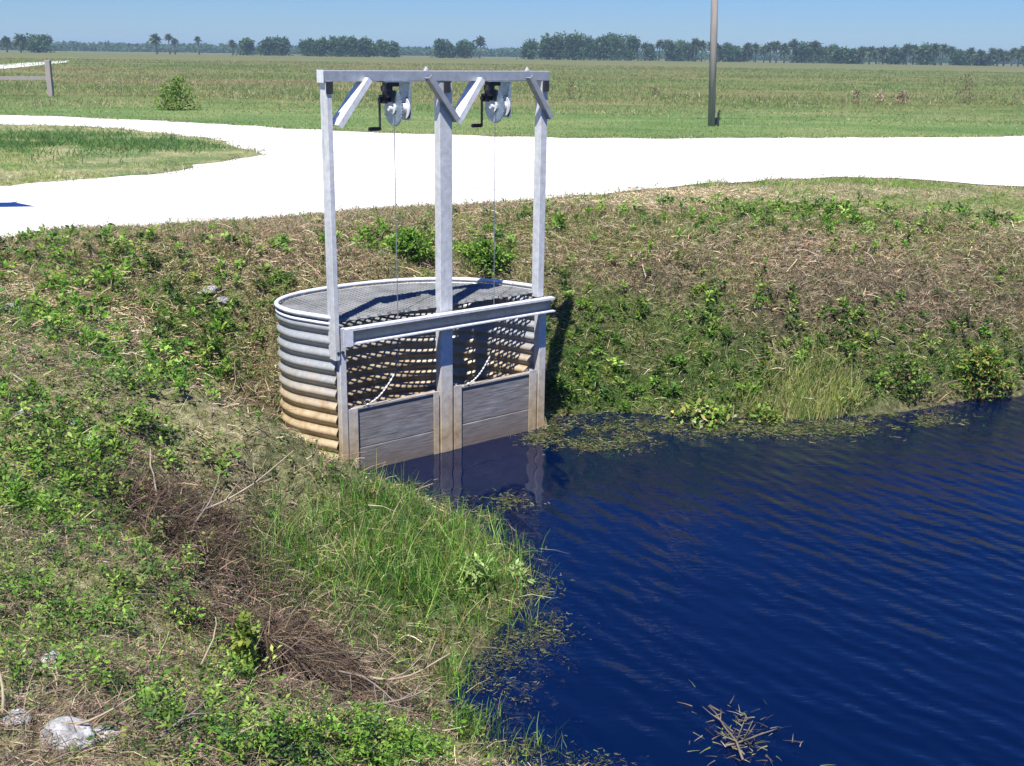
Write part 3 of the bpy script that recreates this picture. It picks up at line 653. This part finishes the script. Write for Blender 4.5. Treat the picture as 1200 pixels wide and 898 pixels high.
# winches
def winch(u, gx):
    w_ = empty('winch', (u, -.02, ZT - .21)); w_.scale = (1.04,) * 3; w_.parent = gate
    def pc(name, mat, fn, bev=.002, smooth=False, parent=w_): return piece(name, mat, fn, parent, bev, smooth)
    pc('mounting_bracket', ZINC, lambda b: (box(b, .07, .078, -.08, .1, -.12, .195), box(b, -.16, .078, -.08, .1, .196, .2)))
    def gear(b):
        N = 36
        ring = []
        for k in range(N * 2):
            a = math.pi * k / N; r = .15 if k % 2 else .138
            ring.append((math.cos(a) * r, math.sin(a) * r))
        f1_ = [b.verts.new((-.052, p[0], p[1] - .02)) for p in ring]; f2_ = [b.verts.new((-.042, p[0], p[1] - .02)) for p in ring]
        b.faces.new(f1_[::-1]); b.faces.new(f2_)
        for k in range(len(ring)): b.faces.new((f1_[k], f1_[(k + 1) % len(ring)], f2_[(k + 1) % len(ring)], f2_[k]))
    pc('gear_wheel', ZINC, gear, 0)
    pc('drum', ST_CLEAN, lambda b: (cyl(b, (-.04, 0, -.02), (.065, 0, -.02), .05, 20), cyl(b, (.055, 0, -.02), (.063, 0, -.02), .09, 24), cyl(b, (-.1, 0, -.02), (-.053, 0, -.02), .022, 12), cyl(b, (-.066, .0, -.02), (-.053, .0, -.02), .05, 12)) and None, 0)
    pc('ratchet', DARK, lambda b: (box(b, -.13, -.07, -.03, .05, .07, .13), box(b, -.14, -.09, .02, .09, .02, .09), cyl(b, (-.16, .055, .05), (-.05, .055, .05), .022, 10), box(b, -.16, -.08, -.04, .02, .12, .165), box(b, -.14, -.02, -.05, .03, .16, .194)) and None)
    pc('crank_arm', DARK, lambda b: (box(b, -.158, -.146, .045, .068, -.2, .06)) or None)
    pc('crank_handle', RUBBER, lambda b: cyl(b, (-.26, .055, -.19), (-.159, .055, -.19), .017, 12) or None, 0)
    return w_
for u_ in (-.5, .62): winch(u_, 0)
# cables with a chain down to each board
for u_, ub in ((-.56, -HA + .3), (.56, .25)):
    piece('lift_cable', ST_RAIL_SHADE, lambda b: tube(b, [(u_, -.04, ZT - .3), (u_, -.045, 2.4), (u_, -.05, 1.0), ((u_ * .85 + ub * .15), -.05, .9)], .0042, 6), bev=0)
    def chain(b):
        p0 = Vector((u_ * .85 + ub * .15, -.05, .9)); p1 = Vector((ub, -.03, .65)); n = 12
        for i in range(n):
            a = p0.lerp(p1, i / n) - Vector((0, 0, .05 * math.sin(math.pi * i / n))); c_ = p0.lerp(p1, (i + 1) / n) - Vector((0, 0, .05 * math.sin(math.pi * (i + 1) / n)))
            tube(b, [a, (a + c_) / 2, c_], [.005, .011 if i % 2 else .008, .005], 6)
    piece('lift_chain', ST_CLEAN, chain, bev=0, smooth=True)
    piece('lifting_eye', DARK, lambda b: tube(b, [(ub + .035 * math.cos(t), -.03, .655 + .035 * math.sin(t)) for t in np.linspace(0, math.pi, 9)], .008, 6), bev=0)

# ------------------------------------------------------------------ air
hz = bpy.data.materials.new('haze_air'); hz.use_nodes = True; hz.node_tree.nodes.clear()
ho = hz.node_tree.nodes.new('ShaderNodeOutputMaterial'); hv = hz.node_tree.nodes.new('ShaderNodeVolumePrincipled')
hv.inputs['Color'].default_value = (.62, .85, 1, 1); hv.inputs['Density'].default_value = .0004; hv.inputs['Anisotropy'].default_value = .2
hz.node_tree.links.new(hv.outputs[0], ho.inputs['Volume'])
bm = bmesh.new(); box(bm, -5100, 5100, -500, 6300, -2, 22); tag(bm_obj('haze', bm, hz), kind='stuff')

# ------------------------------------------------------------------ utility pole, fence, sign
pb = U(834, 148, ZR)
poleM = NT('weathered_pole'); P = poleM.n('ShaderNodeTexCoord').outputs['Object']; n_ = poleM.noise(poleM.scaled(P, 3, 3, .3), 6, 5, .65)
POLEM = poleM.bsdf(poleM.ramp(n_, [(.3, (.27, .235, .215)), (.6, (.33, .29, .27)), (.8, (.4, .36, .33))]), .9, bump=n_, bstr=.5, bdist=.01)
pole = empty('utility_pole', (pb[0], pb[1], ZR)); tag(pole, 'tall weathered wooden utility pole standing in the field behind the white road', 'utility pole')
bm = bmesh.new(); tube(bm, [(0, 0, -.3), (-.12, 0, 3), (-.45, 0, 10)], [.102, .1, .085], 14); bm_obj('shaft', bm, POLEM, pole, True)
bm = bmesh.new(); box(bm, .14, .2, -.06, .0, -.05, .4); box(bm, .16, .22, -.05, -.005, .4, .46); bm_obj('ground_box', bm, DARK, pole, bevel=.008)
bm = bmesh.new(); box(bm, -1.3, .5, -.2, -.087, 9.3, 9.42); bm_obj('crossarm', bm, POLEM, pole)

f1p = U(60, 113, ZR); f0p = U(-90, 112, ZR)
fence = empty('wooden_fence', (f1p[0], f1p[1], ZR)); tag(fence, 'old grey wooden fence end with a single rail at the left edge of the field', 'fence')
bm = bmesh.new(); box(bm, -.1, .1, -.1, .1, -.2, 1.42); bm_obj('post', bm, POLEM, fence, bevel=.01)
dv = f0p - f1p
bm = bmesh.new(); box(bm, dv[0] - .1, dv[0] + .1, dv[1] - .1, dv[1] + .1, -.2, 1.4); bm_obj('post', bm, POLEM, fence, bevel=.01)
M, L = frame_to((-.11, -.0, .72), (dv[0] + .11, dv[1], .68)); bm = bmesh.new(); box(bm, -.05, .05, -.07, .07, 0, L, M); bm_obj('rail', bm, POLEM, fence)

sgn = empty('road_sign', (-6.72, 13.0, ZR)); sgn.rotation_euler = (0, 0, R(-12)); tag(sgn, 'diamond road sign on a steel post just left of the picture, shading the road', 'road sign')
bm = bmesh.new(); vs = [bm.verts.new(v) for v in ((-.53, -.02, 1.9), (0, -.02, 1.37), (.53, -.02, 1.9), (0, -.02, 2.43))]; f = bm.faces.new(vs)
ex = bmesh.ops.extrude_face_region(bm, geom=[f]); [setattr(v, 'co', v.co + Vector((0, .004, 0))) for v in ex['geom'] if isinstance(v, bmesh.types.BMVert)]
bm_obj('sign_plate', bm, plain('sign_yellow', (.6, .4, .03), .5), sgn)
bm = bmesh.new(); box(bm, -.03, .03, -.012, .03, -.2, 2.5); bm_obj('post', bm, ST, sgn)

# ------------------------------------------------------------------ trees and shrubs
def crown_quads(n, cx, cz, rx, rz, size, pal, lobes=6, ry=None):
    """leaf clumps through several uneven lobes"""
    ry = ry or rx * .8
    lo = [(rng.uniform(-.6, .6) * rx, rng.uniform(-.6, .6) * ry, rng.uniform(-.25, .5) * rz, rng.uniform(.4, .62)) for _ in range(lobes)]
    lo.append((0, 0, 0, .75)); k = rng.integers(0, len(lo), n); l = np.array(lo)[k]
    d = unit(rng.normal(0, 1, (n, 3))) * (rng.uniform(.2, 1, (n, 1)) ** .4)
    p = np.stack([cx + l[:, 0] + d[:, 0] * rx * l[:, 3], l[:, 1] + d[:, 1] * ry * l[:, 3], cz + l[:, 2] + d[:, 2] * rz * l[:, 3]], 1)
    dd = unit(rng.normal(0, 1, (n, 3))); s = size * rng.uniform(.5, 1.3, n)
    return leaf_quads(p, dd, s, s * .7), pick(n, pal, .25)
T_DK = [(.05, .11, .04), (.07, .14, .05), (.04, .085, .03), (.1, .16, .06)]
T_PL = [(.08, .12, .05), (.11, .15, .07), (.06, .09, .045)]
TRUNK = plain('pale_trunk', (.24, .22, .2), .9); TRUNKD = plain('dark_trunk', (.12, .1, .085), .9)
def tree_px(px, top, base, wpx, kind, label, group=None, dist=None):
    """stands on the field at the distance its foot shows"""
    dist = dist or 500.; v = ray(px, 100); s = dist / math.hypot(v.x, v.y); X0, Y0 = v.x * s, v.y * s
    m = dist / F * math.cos(math.atan((px - CX) / F)) * .95
    hgt_ = (base - top) * m + .4; wd_ = wpx * m
    if kind == 'palm':
        o = empty('palm_tree', (X0, Y0, ZR)); lean = rng.uniform(-.5, .5)
        bm = bmesh.new(); tube(bm, [(0, 0, -.3), (lean * .4, 0, hgt_ * .45), (lean, 0, hgt_ - wd_ * .35)], [.36, .26, .26], 7); bm_obj('trunk', bm, TRUNK, o, True)
        n = 170; d = rdir(n, -50, 85); p = np.tile([[lean, 0, hgt_ - wd_ * .42]], (n, 1)) + d * wd_ * .1
        q, i = ribbons(p, d, rng.uniform(.3, .52, n) * wd_, np.full(n, .32) * wd_ * .35, segs=3, curve=.35, taper=.5)
        quad_mesh('crown', q, pick(n, T_PL, .25)[i], LEAF, o)
    else:
        o = empty('oak_tree', (X0, Y0, ZR)); bm = bmesh.new()
        tube(bm, [(0, 0, -.3), (.2, 0, hgt_ * .3), (.1, 0, hgt_ * .6)], [.45, .35, .2], 7)
        for s_ in (-1, 1): tube(bm, [(.1, 0, hgt_ * .25), (s_ * wd_ * .15, .1, hgt_ * .45), (s_ * wd_ * .26, .2, hgt_ * .6)], [.25, .18, .08], 6)
        bm_obj('trunk', bm, TRUNKD, o, True)
        q, c = crown_quads(int(900 + wd_ * 80), 0, hgt_ * .48, wd_ * .5, hgt_ * .5, 1.0, T_DK, 8); m2 = int(250 + wd_ * 20); pp = np.stack([rng.normal(0, .28, m2) * wd_, rng.normal(0, .2, m2) * wd_, rng.uniform(.02, .38, m2) * hgt_], 1); s2 = rng.uniform(.4, 1.1, m2)
        q = np.concatenate([q, leaf_quads(pp, unit(rng.normal(0, 1, (m2, 3))), s2, s2 * .7)]); c = np.concatenate([c, pick(m2, T_DK, .25)])
        quad_mesh('crown', q, c, LEAF, o)
    tag(o, label, 'palm tree' if kind == 'palm' else 'tree', group); return o
def yb(x): return 62.5 + .0137 * x      # foot of the trees on the horizon
tree_px(29, 43, yb(29), 17, 'palm', 'palm standing left of the round dark tree at the far left horizon')
tree_px(13, 46, yb(13), 14, 'palm', 'leftmost low palm on the horizon, at the very edge of the picture')
tree_px(50, 41, yb(50), 36, 'oak', 'lone round dark tree on the horizon at far left, above the fence')
tree_px(187, 43, yb(187), 14, 'palm', 'largest headed of the three tall palms left of the gate')
tree_px(202, 43, yb(202), 9, 'palm', 'middle tall palm of the three left of the gate')
tree_px(208, 48, yb(208), 8, 'palm', 'short palm leaning against the middle tall palm left of the gate')
tree_px(236, 46, yb(236), 8, 'palm', 'single slim palm apart from the others left of the gate')
for i, (x_, t_, w_, lb) in enumerate([(275, 50, 10, 'small palm at the left end of the low trees above the green bush'), (291, 48, 22, 'low spreading tree just left of the dense round pair'), (315, 47, 22, 'left half of the dense round pair of trees above the left post'), (332, 46, 20, 'right half of the dense round pair of trees above the left post')]):
    tree_px(x_, t_, yb(x_), w_, 'palm' if i == 0 else 'oak', lb)
GRV = 'trees in the long grove above the left bay of the gate'
ORD = ['first', 'second', 'third', 'fourth', 'fifth', 'sixth', 'seventh', 'eighth', 'ninth', 'tenth', 'eleventh', 'twelfth', 'thirteenth', 'fourteenth', 'fifteenth', 'sixteenth', 'seventeenth', 'eighteenth', 'nineteenth', 'twentieth']
ORD += ['twenty ' + o for o in ORD[:9]] + ['thirtieth'] + ['thirty ' + o for o in ORD[:9]] + ['fortieth'] + ['forty ' + o for o in ORD[:9]] + ['fiftieth'] + ['fifty ' + o for o in ORD[:9]]
for i, (x_, t_, w_) in enumerate([(364, 45, 22), (380, 44, 26), (398, 42, 28), (416, 43, 26), (434, 45, 24), (449, 47, 20), (462, 49, 14)]):
    tree_px(x_ + rng.uniform(-2, 2), t_, yb(x_), w_, 'oak', ORD[i] + ' tree from the left in the long grove above the left bay', GRV, 500 + rng.uniform(-20, 20))
tree_px(516, 47, yb(516), 22, 'oak', 'rounded tree on the horizon above the middle post')
tree_px(527, 51, yb(527), 14, 'oak', 'small low tree touching the right side of the rounded tree above the middle post')
tree_px(545, 49, yb(545), 24, 'oak', 'flat topped tree on the horizon above the right bay of the gate')
tree_px(562, 46, yb(562), 13, 'palm', 'tall palm rising over the right end of the flat topped tree')
GRV2 = 'trees in the tall dark wood left of the utility pole'
for i, (x_, t_, w_) in enumerate([(622, 48, 24), (640, 41, 30), (655, 39, 32), (672, 41, 28), (690, 41, 26), (706, 40, 28), (722, 39, 34), (738, 42, 24)]):
    tree_px(x_, t_, yb(x_), w_, 'oak', ORD[i] + ' tall tree from the left in the dense wood left of the utility pole', GRV2, 480 + rng.uniform(-20, 20))
GRV3 = 'palms in the long row right of the dark wood'
GRV4 = 'broad trees mixed into the long palm row on the right'
x_ = 754; kr = 0
while x_ < 1206:
    top = 49.5 + .02 * (x_ - 750) + 3 * math.sin(x_ * .045) + rng.uniform(-1.5, 2.5)
    if rng.uniform() < .62: tree_px(x_, top, yb(x_), rng.uniform(12, 16), 'palm', 'pale trunked palm, ' + ORD[kr] + ' tree from the left in the long right horizon row', GRV3, 500 + rng.uniform(-30, 30))
    else: tree_px(x_, top + 1, yb(x_), rng.uniform(18, 28), 'oak', 'broad dark crown, ' + ORD[kr] + ' tree from the left in the long right horizon row', GRV4, 515 + rng.uniform(-20, 20))
    x_ += rng.uniform(6.5, 10); kr += 1
# far low wood on the horizon
pw = Pile(); n = 60000; a = rng.uniform(-.5, .5, n); D_ = rng.uniform(860, 960, n)
hh = 2.6 + 2.2 * vnoise(a * 100, a * 0, .6, 7) + 1.8 * vnoise(a * 100, a * 0, 2.2, 9)
p = np.stack([np.sin(a) * D_, np.cos(a) * D_, ZR + rng.uniform(0, 1, n) * hh], 1); s = rng.uniform(1.6, 3.2, n)
pw.add(leaf_quads(p, unit(rng.normal(0, 1, (n, 3))), s, s * .8), pick(n, T_DK, .2))
tag(pw.build('distant_wood', LEAF), 'low dark line of far woods along the horizon', 'woods', kind='stuff')

def shrub(name, px, py, w_, h_, n, L, pal, label, cat, z=None, stems=14, dry=False, dark=.3, extra=None):
    """shrub with foliage and stems, foot at pixel ray"""
    c = hit(px, py) if z is None else U(px, py, z); zz_ = float(ground_z(c[0], c[1])) if z is None else z
    o = empty(name, (c[0], c[1], max(zz_, 0))); 
    d = rdir(n, 0, 90); r = rng.uniform(.25, 1, (n, 1)) ** .5
    p = d * r * [w_ / 2, w_ / 2 * .8, h_]; lump = (fbm(p[:, 0] * 3 + 5, p[:, 2] * 3, 1.5 / max(w_, .3), 3) > .42); p = p[lump | (rng.uniform(0, 1, n) < .35)]; m_ = len(p)
    LL = rng.uniform(.6, 1.2, m_) * L
    q, c_ = leaf_quads(p, unit(rdir(m_, -20, 70) + d[:m_] * 0), LL, LL * .45), pick(m_, pal, .22)
    quad_mesh('foliage', q, c_, DRY if dry else LEAF, o)
    d = rdir(stems, 25, 80); q, i = ribbons(np.zeros((stems, 3)), d, np.full(stems, h_ * .95), max(.006, L * .12), segs=3, curve=.25, grav=False); quad_mesh('stems', q, pick(stems, BRN)[i], DRY, o)
    tag(o, label, cat); return o
shrub('bush', 209, 129, 1.55, 1.02, 2600, .11, [(.15, .27, .05), (.2, .32, .07), (.1, .18, .04), (.28, .32, .09)], 'round light green bush standing alone in the field left of the gate', 'bush', ZR)
shrub('dry_shrub', 1130, 121, .9, 1.35, 260, .12, BRN[:3] + [(.14, .16, .06)], 'tallest dead brown weed in the field near the right edge', 'dry shrub', ZR)
shrub('dry_shrub', 669, 116, .35, .85, 160, .1, BRN, 'narrow dead brown stalk in the field between gate and utility pole', 'dry shrub', ZR)
shrub('dry_shrub', 1056, 122, .9, .55, 240, .12, BRN + PINK, 'low reddish brown tuft in the field left of the tallest dead weed', 'dry shrub', ZR)
shrub('dry_shrub', 1002, 122, .4, .75, 150, .12, BRN + STR, 'leftmost dark dry tuft of the straw coloured clump right of the pole', 'dry shrub', ZR)
shrub('dry_shrub', 1030, 121, .6, .6, 260, .12, STR + PINK, 'pale straw coloured tuft between two dark dry tufts right of the pole', 'dry shrub', ZR)
shrub('dry_shrub', 767, 113, .5, .6, 120, .1, BRN + T_DK, 'faint dark green weed in the field just left of the utility pole', 'dry shrub', ZR)
shrub('leafy_bush', 1150, 462, .8, .55, 1100, .075, G_BR[:2] + G_DK + G_YL + [(.3, .2, .07)], 'dark leafy bush with yellowing leaves at the waterline on far right', 'bush')
shrub('leafy_bush', 1060, 462, .7, .35, 700, .06, G_DK + G_BR + BRN[:2], 'low dark green bush at the waterline left of the yellowing bush', 'bush')
shrub('leafy_bush', 478, 304, .6, .3, 900, .06, G_BR, 'bright green leafy plant behind the shell left of the middle post', 'plant')
shrub('leafy_bush', 568, 318, .75, .33, 1100, .06, G_BR + G_DK[:1], 'bright green leafy plant behind the shell between middle and right posts', 'plant')
shrub('leafy_bush', 655, 470, .4, .3, 500, .055, G_BR + G_DK, 'green leafy plant hugging the right post at the waterline', 'plant')
shrub('water_plant', 825, 494, .9, .2, 420, .085, G_BR + G_YL + [(.5, .45, .12), (.45, .5, .3)], 'broad leaved water plant with yellowing leaves at the far shore', 'water plant', 0)
shrub('water_plant', 895, 494, .5, .16, 200, .07, G_BR + G_YL, 'small broad leaved water plant left of the tall yellow green grass', 'water plant', 0)
shrub('water_plant', 553, 686, .42, .2, 230, .06, [(.3, .42, .12), (.4, .5, .22), (.22, .36, .08)], 'pale green round leaved plant at the tip of the near sedge', 'water plant')
shrub('water_plant', 606, 684, .3, .14, 120, .055, [(.25, .4, .1), (.35, .45, .18)], 'pale green leaf cluster leaning out over the blue water', 'water plant')
shrub('yellow_green_weed', 290, 800, .13, .35, 330, .05, [(.2, .27, .05), (.26, .32, .07)], 'narrow yellow green weed standing beside the brown thatch mound', 'plant')

# mound of brown thatch hanging down the near bank
def thatch(px, py, label, w_, l_, n, wild=False):
    c = hit(px, py); z0 = float(ground_z(c[0], c[1])); t = Pile()
    u = rng.normal(0, .4, n) * w_; v = rng.uniform(-.5, .5, n) * l_
    x = c[0] + u; y = c[1] + v; z = np.maximum(ground_z(x, y), 0) + .03 + .2 * vnoise(x, y, 4, 12) * np.exp(-(u / w_ * 2) ** 2) * rng.uniform(.5, 1, n)
    d = unit(np.stack([rng.normal(.2, .55, n), rng.normal(-.6, .5, n), rng.normal(-.2, .5, n)], 1))
    if wild: d = rdir(n, -20, 60); v[:] = rng.normal(0, .35, n) * l_; y[:] = c[1] + v; z = np.maximum(ground_z(x, y), 0) + rng.uniform(.01, .12, n)
    q, i = ribbons(np.stack([x, y, z], 1), d, rng.uniform(.08, .26, n) * (.7 if wild else 1), rng.uniform(.003, .006, n), segs=3, curve=.25)
    return tag(quad_mesh('thatch_mound', q, pick(n, [(.10, .07, .048), (.14, .10, .07), (.05, .038, .03), (.22, .165, .11), (.09, .07, .055)], .3)[i], DRY), label, 'dead thatch')
thatch(335, 770, 'drooping mound of fine brown dead thatch on the near bank', .55, .75, 8500)
thatch(230, 640, 'dark tangled heap of dead brown stems halfway up the left bank', .6, .6, 6500, True)

# branches, rocks, debris
def branch(px, py, L, azd, elv, r, label, col, sub=3):
    c = hit(px, py); z0 = max(float(ground_z(c[0], c[1])), .0) + .03; bm = bmesh.new(); a = R(azd); e = R(elv)
    d = Vector((math.cos(a) * math.cos(e), math.sin(a) * math.cos(e), math.sin(e)))
    pts = [Vector((0, 0, 0))]
    for i in range(7):
        d = (d + Vector(rng.normal(0, .13, 3))).normalized(); pts.append(pts[-1] + d * L / 7)
    def lift(pp):
        o_ = []
        for p in pp:
            gz = max(float(ground_z(c[0] + p.x, c[1] + p.y)), 0) + .025; o_.append(Vector((p.x, p.y, max(p.z, gz - z0))))
        return o_
    pts = lift(pts); tube(bm, pts, list(np.linspace(r, r * .4, len(pts))), 6)
    for s in range(sub):
        k = rng.integers(2, 6); q = (pts[k] - pts[k - 1]).normalized(); q = (q + Vector(rng.normal(0, .6, 3))).normalized()
        tube(bm, lift([pts[k], pts[k] + q * L * .16, pts[k] + q * L * .3 + Vector((0, 0, .01))]), [r * .5, r * .4, r * .2], 5)
    o = bm_obj('dead_branch', bm, col, None, True); o.location = (c[0], c[1], z0); return tag(o, label, 'branch')
TWW = plain('wet_wood', (.15, .125, .09), .6); TWG = plain('dry_wood', (.34, .27, .19), .85); TWD = plain('grey_wood', (.2, .165, .135), .85)
branch(225, 612, .75, 20, 6, .008, 'long thin pale branch slanting across the left bank beside the sedge', TWG)
branch(215, 640, .5, 60, 25, .008, 'forked brown twig rising left of the long pale branch', TWD)
branch(425, 800, .62, -28, 0, .01, 'longest pale branch in the driftwood pile at the near waterline', TWG)
branch(400, 770, .5, -50, 4, .008, 'curved dark branch at the top of the driftwood pile', TWD)
branch(395, 830, .55, -10, 3, .008, 'dark twig lying at the foot of the driftwood pile', TWD)
branch(380, 795, .5, 10, 12, .007, 'thin grey twig sticking up from the middle of the driftwood pile', TWD)
branch(235, 795, .25, 70, 40, .006, 'short pale stick standing left of the brown thatch mound', TWG, 0)
branch(272, 468, .34, 80, 72, .006, 'upright dry stalk left of the corrugated shell', TWG, 0)
branch(183, 605, .4, 100, 65, .007, 'upright yellowish stalk in the middle of the left bank', TWG, 0)
branch(5, 850, .3, 95, 50, .006, 'pale upright stick at the lower left edge of the picture', TWG, 1)
branch(15, 445, .3, -40, 5, .007, 'pale stick lying near the left edge halfway up', TWG, 0)
branch(60, 870, .3, 20, 4, .006, 'crooked twig lying below the large white rock', TWG, 2)
branch(180, 880, .3, 60, 15, .006, 'crooked brown twig at the bottom edge right of the white rock', TWD, 3)
branch(262, 885, .3, 40, 20, .006, 'pale twig at the bottom edge left of the bright green grass', TWG, 2)
branch(870, 898, .5, 100, 2, .008, 'twiggy dead branch floating on the water at the bottom of the picture', TWW, 6)
branch(850, 880, .42, 20, 1, .007, 'pale broken reed floating across the dead branch in the water', TWW, 3)

rk = NT('limestone_rock'); P = rk.pos(); n_ = rk.noise(P, 22, 6, .65)
ROCK = rk.bsdf(rk.ramp(n_, [(.34, (.12, .12, .11)), (.5, (.3, .3, .29)), (.66, (.52, .52, .51))]), .95, bump=n_, bstr=.8, bdist=.02)
def rock(px, py, s, label):
    c = hit(px, py); bm = bmesh.new(); bmesh.ops.create_icosphere(bm, subdivisions=3, radius=1)
    k = rng.uniform(0, 50)
    for v in bm.verts:
        f = 1 + .35 * (float(fbm(v.co.x + k, v.co.y + v.co.z, 1.4, 4)) - .5) + .3 * (float(fbm(v.co.y + k, v.co.x - v.co.z, 3, 6)) - .5)
        v.co = Vector((v.co.x * f * s, v.co.y * f * s * .8, v.co.z * f * s * .55))
    o = bm_obj('rock', bm, ROCK, None, False); o.location = (c[0], c[1], float(ground_z(c[0], c[1])) + s * .12); o.rotation_euler = (0, 0, k); return tag(o, label, 'rock')
for a_ in [(80, 872, .1, 'largest white limestone rock at the lower left corner'), (122, 866, .05, 'smaller white rock just right of the largest rock at lower left'), (20, 845, .05, 'white rock at the far lower left edge above the large one'), (60, 778, .045, 'small pale rock above the lower left rocks'),
           (246, 345, .09, 'whitest rock near the top of the left bank beside the shell'), (202, 350, .08, 'grey rock left of the whitest rock near the top of the left bank'), (262, 356, .07, 'grey rock right of the whitest rock near the top of the left bank'), (14, 366, .1, 'pale rock at the left edge near the top of the bank'),
           (110, 520, .06, 'grey rock half hidden by weeds in the middle of the left bank'), (26, 486, .05, 'pale rock by the left edge halfway up the bank'), (86, 497, .04, 'small grey stone above the half hidden grey rock')]: rock(*a_)
# floating debris round the dead branch
db = Pile(); c = U(868, 868); n = 150; x = c[0] + rng.normal(0, .13, n); y = c[1] + rng.normal(0, .17, n); db.rib(np.stack([x, y, rng.uniform(.004, .03, n)], 1), rdir(n, 0, 20), rng.uniform(.03, .1, n), rng.uniform(.004, .009, n), pick(n, [(.2, .18, .08), (.14, .11, .08), (.08, .06, .055), (.24, .22, .17), (.12, .14, .05)]), curve=.2)
tag(db.build('debris_clump', DRY), 'loose brown and pale plant debris floating around the dead branch', 'debris', kind='stuff')
